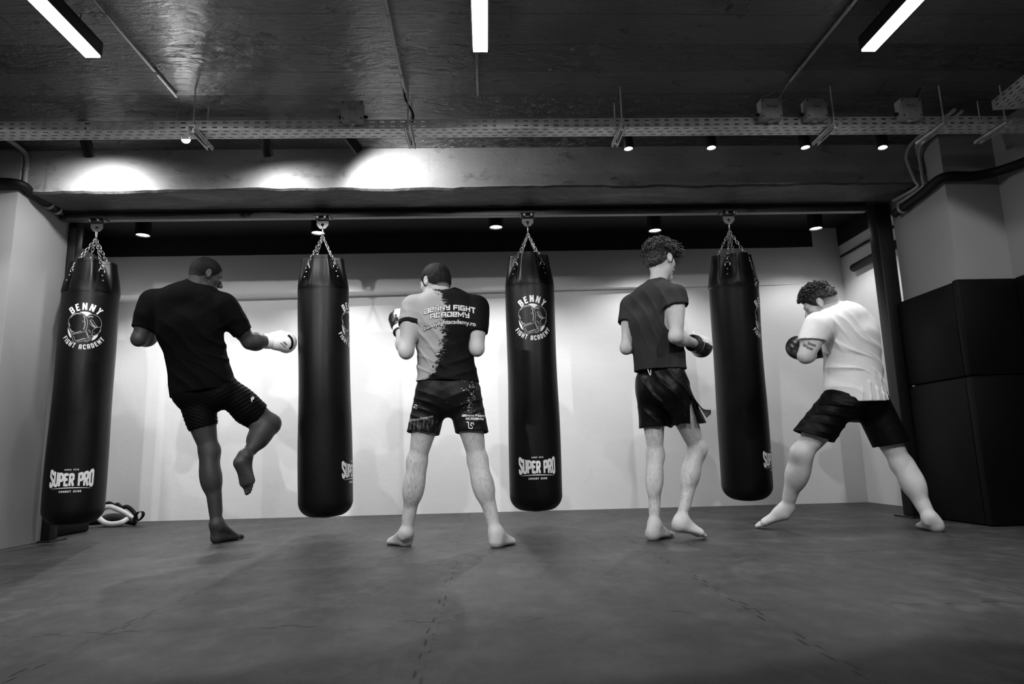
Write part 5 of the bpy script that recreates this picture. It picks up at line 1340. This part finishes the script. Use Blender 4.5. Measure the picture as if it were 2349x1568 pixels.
for s, t_, ra, rb in (('L', .60, .088, .090), ('R', .60, .092, .104)):
    a, b = sleeve(J['H'+s]+np.array((0, 0, .02)), J['K'+s], t_, ra, rb, .010, tilt=(.05, 0, -1), body=P['leg'+s][:5]); lg.append((a, .045)); bo.append(b)
def slit(v):   # side slit of the right leg
    v.put(*f_cone((1.203, 3.86, .815), (1.226, 3.85, .60), .006, .042), k=.004, mode='sub')
glu = [(off(q[0], .012), q[1]) for s in 'LR' for q in P['leg'+s][4:5]]
so3 = garment('loose_shorts', offs(P['torso'][:2], .014)+glu+lg, .009, [f_plane((0, 0, 1), (0, 0, 1.01), None, None)], bo, M_SO3, r3,
        fold=folds([((.7, 0, .5), .08, .006, (1.05, 3.87, .82), .2), ((.9, 0, .3), .07, .006, (1.18, 3.87, .75), .12)]), post=slit)
# flying flap at the slit and waist cord
bm = bmesh.new(); g = []
for i in range(9):
    t_ = i/8; a = Vector((1.205+.075*t_, 3.86-.02*t_, .835-.125*t_)); b = Vector((1.218+.067*t_+.055*t_**3, 3.93, .830-.118*t_+.030*t_**4)); m_ = (a+b)/2+Vector((.006, -.02, -.012*t_))
    g.append([bm.verts.new(p) for p in (a+Vector((0, 0, -.02*t_)), m_, b)])
for i in range(8):
    for k in range(2): bm.faces.new((g[i][k], g[i][k+1], g[i+1][k+1], g[i+1][k]))
bmesh.ops.solidify(bm, geom=bm.faces[:], thickness=.003); obj('slit_flap', bm, M_SO3, so3, True)
bm = bmesh.new(); tube(bm, smooth_path([(.955, 3.85, .985), (.962, 3.842, .955), (.968, 3.842, .95), (.972, 3.845, .98)]), .0025, 6); obj('waist_cord', bm, M_WHITE, so3, True)
# head of curls: scalp cap plus individual curls
M_CURL = m_hair('dark_curly_hair', .004, .018, 90)
hp = hair_cap(H, r3, M_CURL, thick=.008, back=-.082, side=-.028, front=.045, noise=.003, top=.01, seed=2)
h, z = H['h'], H['z']; rnd = random.Random(11); bm = bmesh.new()
for i in range(760):
    while True:
        v = Vector((rnd.gauss(0, 1), rnd.gauss(0, 1), rnd.gauss(0, 1))).normalized()
        if v.z > -.35 and (v.z > .12 or v.y > .15 or rnd.random() < .45) and not (v.z < .30 and v.y > .80) and not (v.z < .05 and abs(v.x) > .8 and v.y > -.35): break
    lenf = .38+.62*min(1, max(0, (v.z+.15)/.45)); lenf *= 1.30 if v.y > .35 else 1
    p = Vector(h(.076*v.x, -.012+.097*v.y, .028+.088*v.z)); dirw = Vector(H['hl']*v.x+H['fd']*v.y+H['hu']*v.z).normalized()
    dirw = (dirw+Vector((rnd.gauss(0, .45), rnd.gauss(0, .45), rnd.gauss(0, .35)+.10))).normalized()
    if v.y > .25: dirw = (dirw+Vector(H['fd'])*.35+Vector(H['hl'])*.35).normalized()
    L_ = rnd.uniform(.036, .086)*lenf; cr = rnd.uniform(.004, .011)*(.5+.5*lenf); turns = rnd.uniform(.9, 2.0); x_, y_, _ = frame(dirw); ph = rnd.uniform(0, 6.28); n = 12; pts = []
    for k in range(n+1):
        t_ = k/n; a = ph+turns*2*PI*t_; rr = cr*min(1, t_*2.5)
        pts.append(p+dirw*(L_*t_*(1-.2*t_))+x_*math.cos(a)*rr+y_*math.sin(a)*rr+Vector((0, 0, -.020*t_*t_)))
    tw = rnd.uniform(.0022, .0046)
    tube(bm, pts, [tw*(1-.75*(k/n)**2) for k in range(n+1)], 5)
c = obj('curls', bm, M_CURL, hp, True); c['kind'] = 'stuff'
M_GP = m_glove('white_glove_speckled', .75, .02, (.2, .1, -1.0), -.98+.11, 60, .9)
gd = nv((.62, .72, -.02))
g, G = glove(r3, J['WR'], gd, (-.3, -.1, 1), -1, [m_glove('black_white_glove', .010, .72, (.15, .1, 1), 1.756, 55, .25), M_GK, M_GK, M_GG], cuff=.085, scale=1.0, cuffr=.050)
glove(r3, J['WL'], nv((.8, .6, .05)), (-.3, .3, 1), 1, [M_GK, M_GK, M_GG, M_GG], cuff=.085, scale=.95)
finish(r3)

# ------------------------------------------------------------------ man in white shirt, lunging
SK4 = m_skin('light_skin', .50, .60, hair=.10, hz=.6)
B4 = dict(w=1.08, m=1.04, wst=1.06, arm=1.08, leg=.90, calf=1.12, face=(-.4, 1, 0), head=1.0, neck=1.06, kfL=(-.85, .5, 0), cfL=(-.8, .5, 0), kfR=(.1, 1, .2), cfR=(.0, 1, .3), fuL=(-.2, .1, 1))
r4, P, H, E_, J = make_person(4, 'bearded man in white t-shirt and black shorts, lunging, at the right', B4, (-.72, .54, -.46), (-.42, .10, .88), SK4, (2.30, 4.1, 0))
eyeballs(E_, r4)
M_SH4 = m_cloth('white_cotton', .78, .85, fold=.35, var=.02)
sl, bl = sleeve(J['SL'], J['EL'], .50, .080, .080, tilt=nv(J['EL']-J['SL'])+np.array((.3, 0, -.2)), body=P['armL'][:3]); sr, br = sleeve(J['SR'], J['ER'], .45, .076, .075, body=P['armR'][:3])
dr = [(f_ecap(lerp(J['wai'], J['che'], .4), J['pel']-np.array((0, 0, .08)), H['latp'], .178, .140, .200, .165), .06)]
garment('t_shirt', offs(P['torso'], .012)+dr+[(sl, .03), (sr, .03)], .011, [f_plane((0.0, .1, -1), (2.3, 4.0, .778), None, None), f_plane((-.62, -.1, -.80), (2.235, 4.0, .792), None, None)],
        [bl, br, f_cone(J['nek']-H['up']*.005, J['nek']+H['up']*.12+np.array((-.05, .02, 0)), .064, .08)], M_SH4, r4,
        fold=folds([((.35, 0, .95), .12, .010, (2.28, 4.0, 1.00), .15), ((.5, 0, .9), .10, .007, (2.42, 4.0, .96), .15), ((1, .2, 0), .055, .008, (2.42, 4.0, .80), .13), ((.8, 0, .7), .07, .004, (2.2, 4.0, 1.2), .12)]))
M_SO4 = m_cloth('black_shorts_cloth', .0022, .5, sp=.12, fold=.45)
lg = []; bo = []
for s, t_, ra, rb, tl in (('L', .70, .105, .118, (-.35, .1, -1)), ('R', .70, .108, .108, (.15, -.05, -1))):
    a, b = sleeve(J['H'+s]+np.array((0, 0, .01)), J['K'+s], t_, ra, rb, .010, tilt=tl, body=P['leg'+s][:5]); lg.append((a, .035)); bo.append(b)
glu = [(off(q[0], .012), q[1]) for s in 'LR' for q in P['leg'+s][4:5]]
garment('shorts', offs(P['torso'][:2], .014)+glu+lg, .009, [f_plane((0, 0, 1), (0, 0, .93), None, None)], bo, M_SO4, r4,
        fold=folds([((.15, 0, 1), .06, .006, (2.12, 4.0, .74), .16), ((.2, 0, 1), .08, .005, (2.25, 4.0, .84), .12)]))
hp = hair_cap(H, r4, m_hair('dark_brown_hair', .005, .02, 90), thick=.012, back=-.012, side=.026, front=.050, noise=.003, top=.008, seed=3)
h = H['h']; rnd = random.Random(21); bm = bmesh.new()
for i in range(620):
    while True:
        v = Vector((rnd.gauss(0, 1), rnd.gauss(0, 1), rnd.gauss(0, 1))).normalized()
        if v.z > .0 and (v.z > .22 or abs(v.y) < .3 or rnd.random() < .4) and not (v.z < .32 and v.y > .6) and not (v.z < .30 and abs(v.x) > .75): break
    nrm_ = Vector(H['hl']*v.x+H['fd']*v.y+H['hu']*v.z).normalized(); p = Vector(h(.084*v.x, -.012+.104*v.y, .030+.098*v.z))
    flow = (Vector(H['fd'])*.8+Vector(H['hl'])*rnd.gauss(0, .35)+nrm_*.55+Vector((rnd.gauss(0, .25), rnd.gauss(0, .25), rnd.gauss(0, .2)))).normalized()
    L_ = rnd.uniform(.020, .036); n = 6; pts = []; x_, y_, _ = frame(flow); ph = rnd.uniform(0, 6.28)
    for k in range(n+1):
        t_ = k/n; pts.append(p+flow*L_*t_+nrm_*(.010*math.sin(PI*t_)-.006*t_)+x_*math.sin(ph+t_*4)*.003)
    tw = rnd.uniform(.0020, .0042); tube(bm, pts, [tw*(1-.8*(k/n)**2) for k in range(n+1)], 5)
c = obj('hair_strands', bm, m_hair('dark_hair_strands', .005, .02, 150), hp, True); c['kind'] = 'stuff'
hair_cap(H, r4, m_fade('faded_side_hair', .45, H, .015, -.060, .0), thick=.0045, back=-.062, side=-.035, front=.045, noise=.0006)
# short beard along the jaw
v = Vol(np.array(H['h'](0, 0, -.05))-.13, np.array(H['h'](0, 0, -.05))+.13, .0042)
for q in P['head'][2:5]: v.put(*off(q[0], .003), k=q[1])
v.put(*off(P['head'][-1][0], .004), k=.012)
X, Y, Z = v.ax[0][:, None, None], v.ax[1][None, :, None], v.ax[2][None, None, :]; c0 = H['J']['hed']
y = (X-c0[0])*H['fd'][0]+(Y-c0[1])*H['fd'][1]+(Z-c0[2])*H['fd'][2]; w_ = (X-c0[0])*H['hu'][0]+(Y-c0[1])*H['hu'][1]+(Z-c0[2])*H['hu'][2]
v.D = np.maximum(v.D, (w_-np.where(y < .03, -.030, -.055))*.8); v.D = np.maximum(v.D, (.006-y)); v.D = v.D.astype(np.float32)
V, F = v.mesh(); obj_np('beard', V, F, m_hair('beard_hair', .03, .10, 200), r4)
# forearm tattoo: two short lines of dark lettering
tat = []
for (x0, y0, n_) in ((-.014, .014, 5), (-.034, -.006, 2), (-.012, -.012, 4)):
    for k in range(n_):
        x = x0+k*.0095; tall = .013 if k == 0 else .008
        tat += stroke_quads([(x, y0-.007), (x-.001, y0+tall)], .0040, .01)+stroke_quads([(x-.002, y0+tall*.8), (x+.007, y0+tall*.5)], .0034, .01)+stroke_quads([(x+.0052, y0+.006), (x+.0056, y0-.006)], .0038, .01)+stroke_quads([(x-.001, y0-.006), (x+.007, y0-.004)], .0028, .01)
el = np.array((2.045, 4.06, 1.135)); cdir = nv(el-np.array((0, 0, .5)))
tat = mirror_free(tat, -.45)
drape('tattoo', tat, tuple(el), (1, -.4, 0), (0, 0, 1), tuple(cdir), r4, plain('tattoo_ink', .10, .5, bump=0), r4, .0012)
glove(r4, J['WL'], nv((-.16, .92, .30)), (1, .2, .3), -1, [M_GK, M_GK, M_GK, M_GW], cuff=.09, scale=1.12)
glove(r4, J['WR'], nv((-.7, .6, .1)), (0, .2, 1), -1, [M_GK, M_GK, M_GK, M_GW], cuff=.09)
finish(r4)
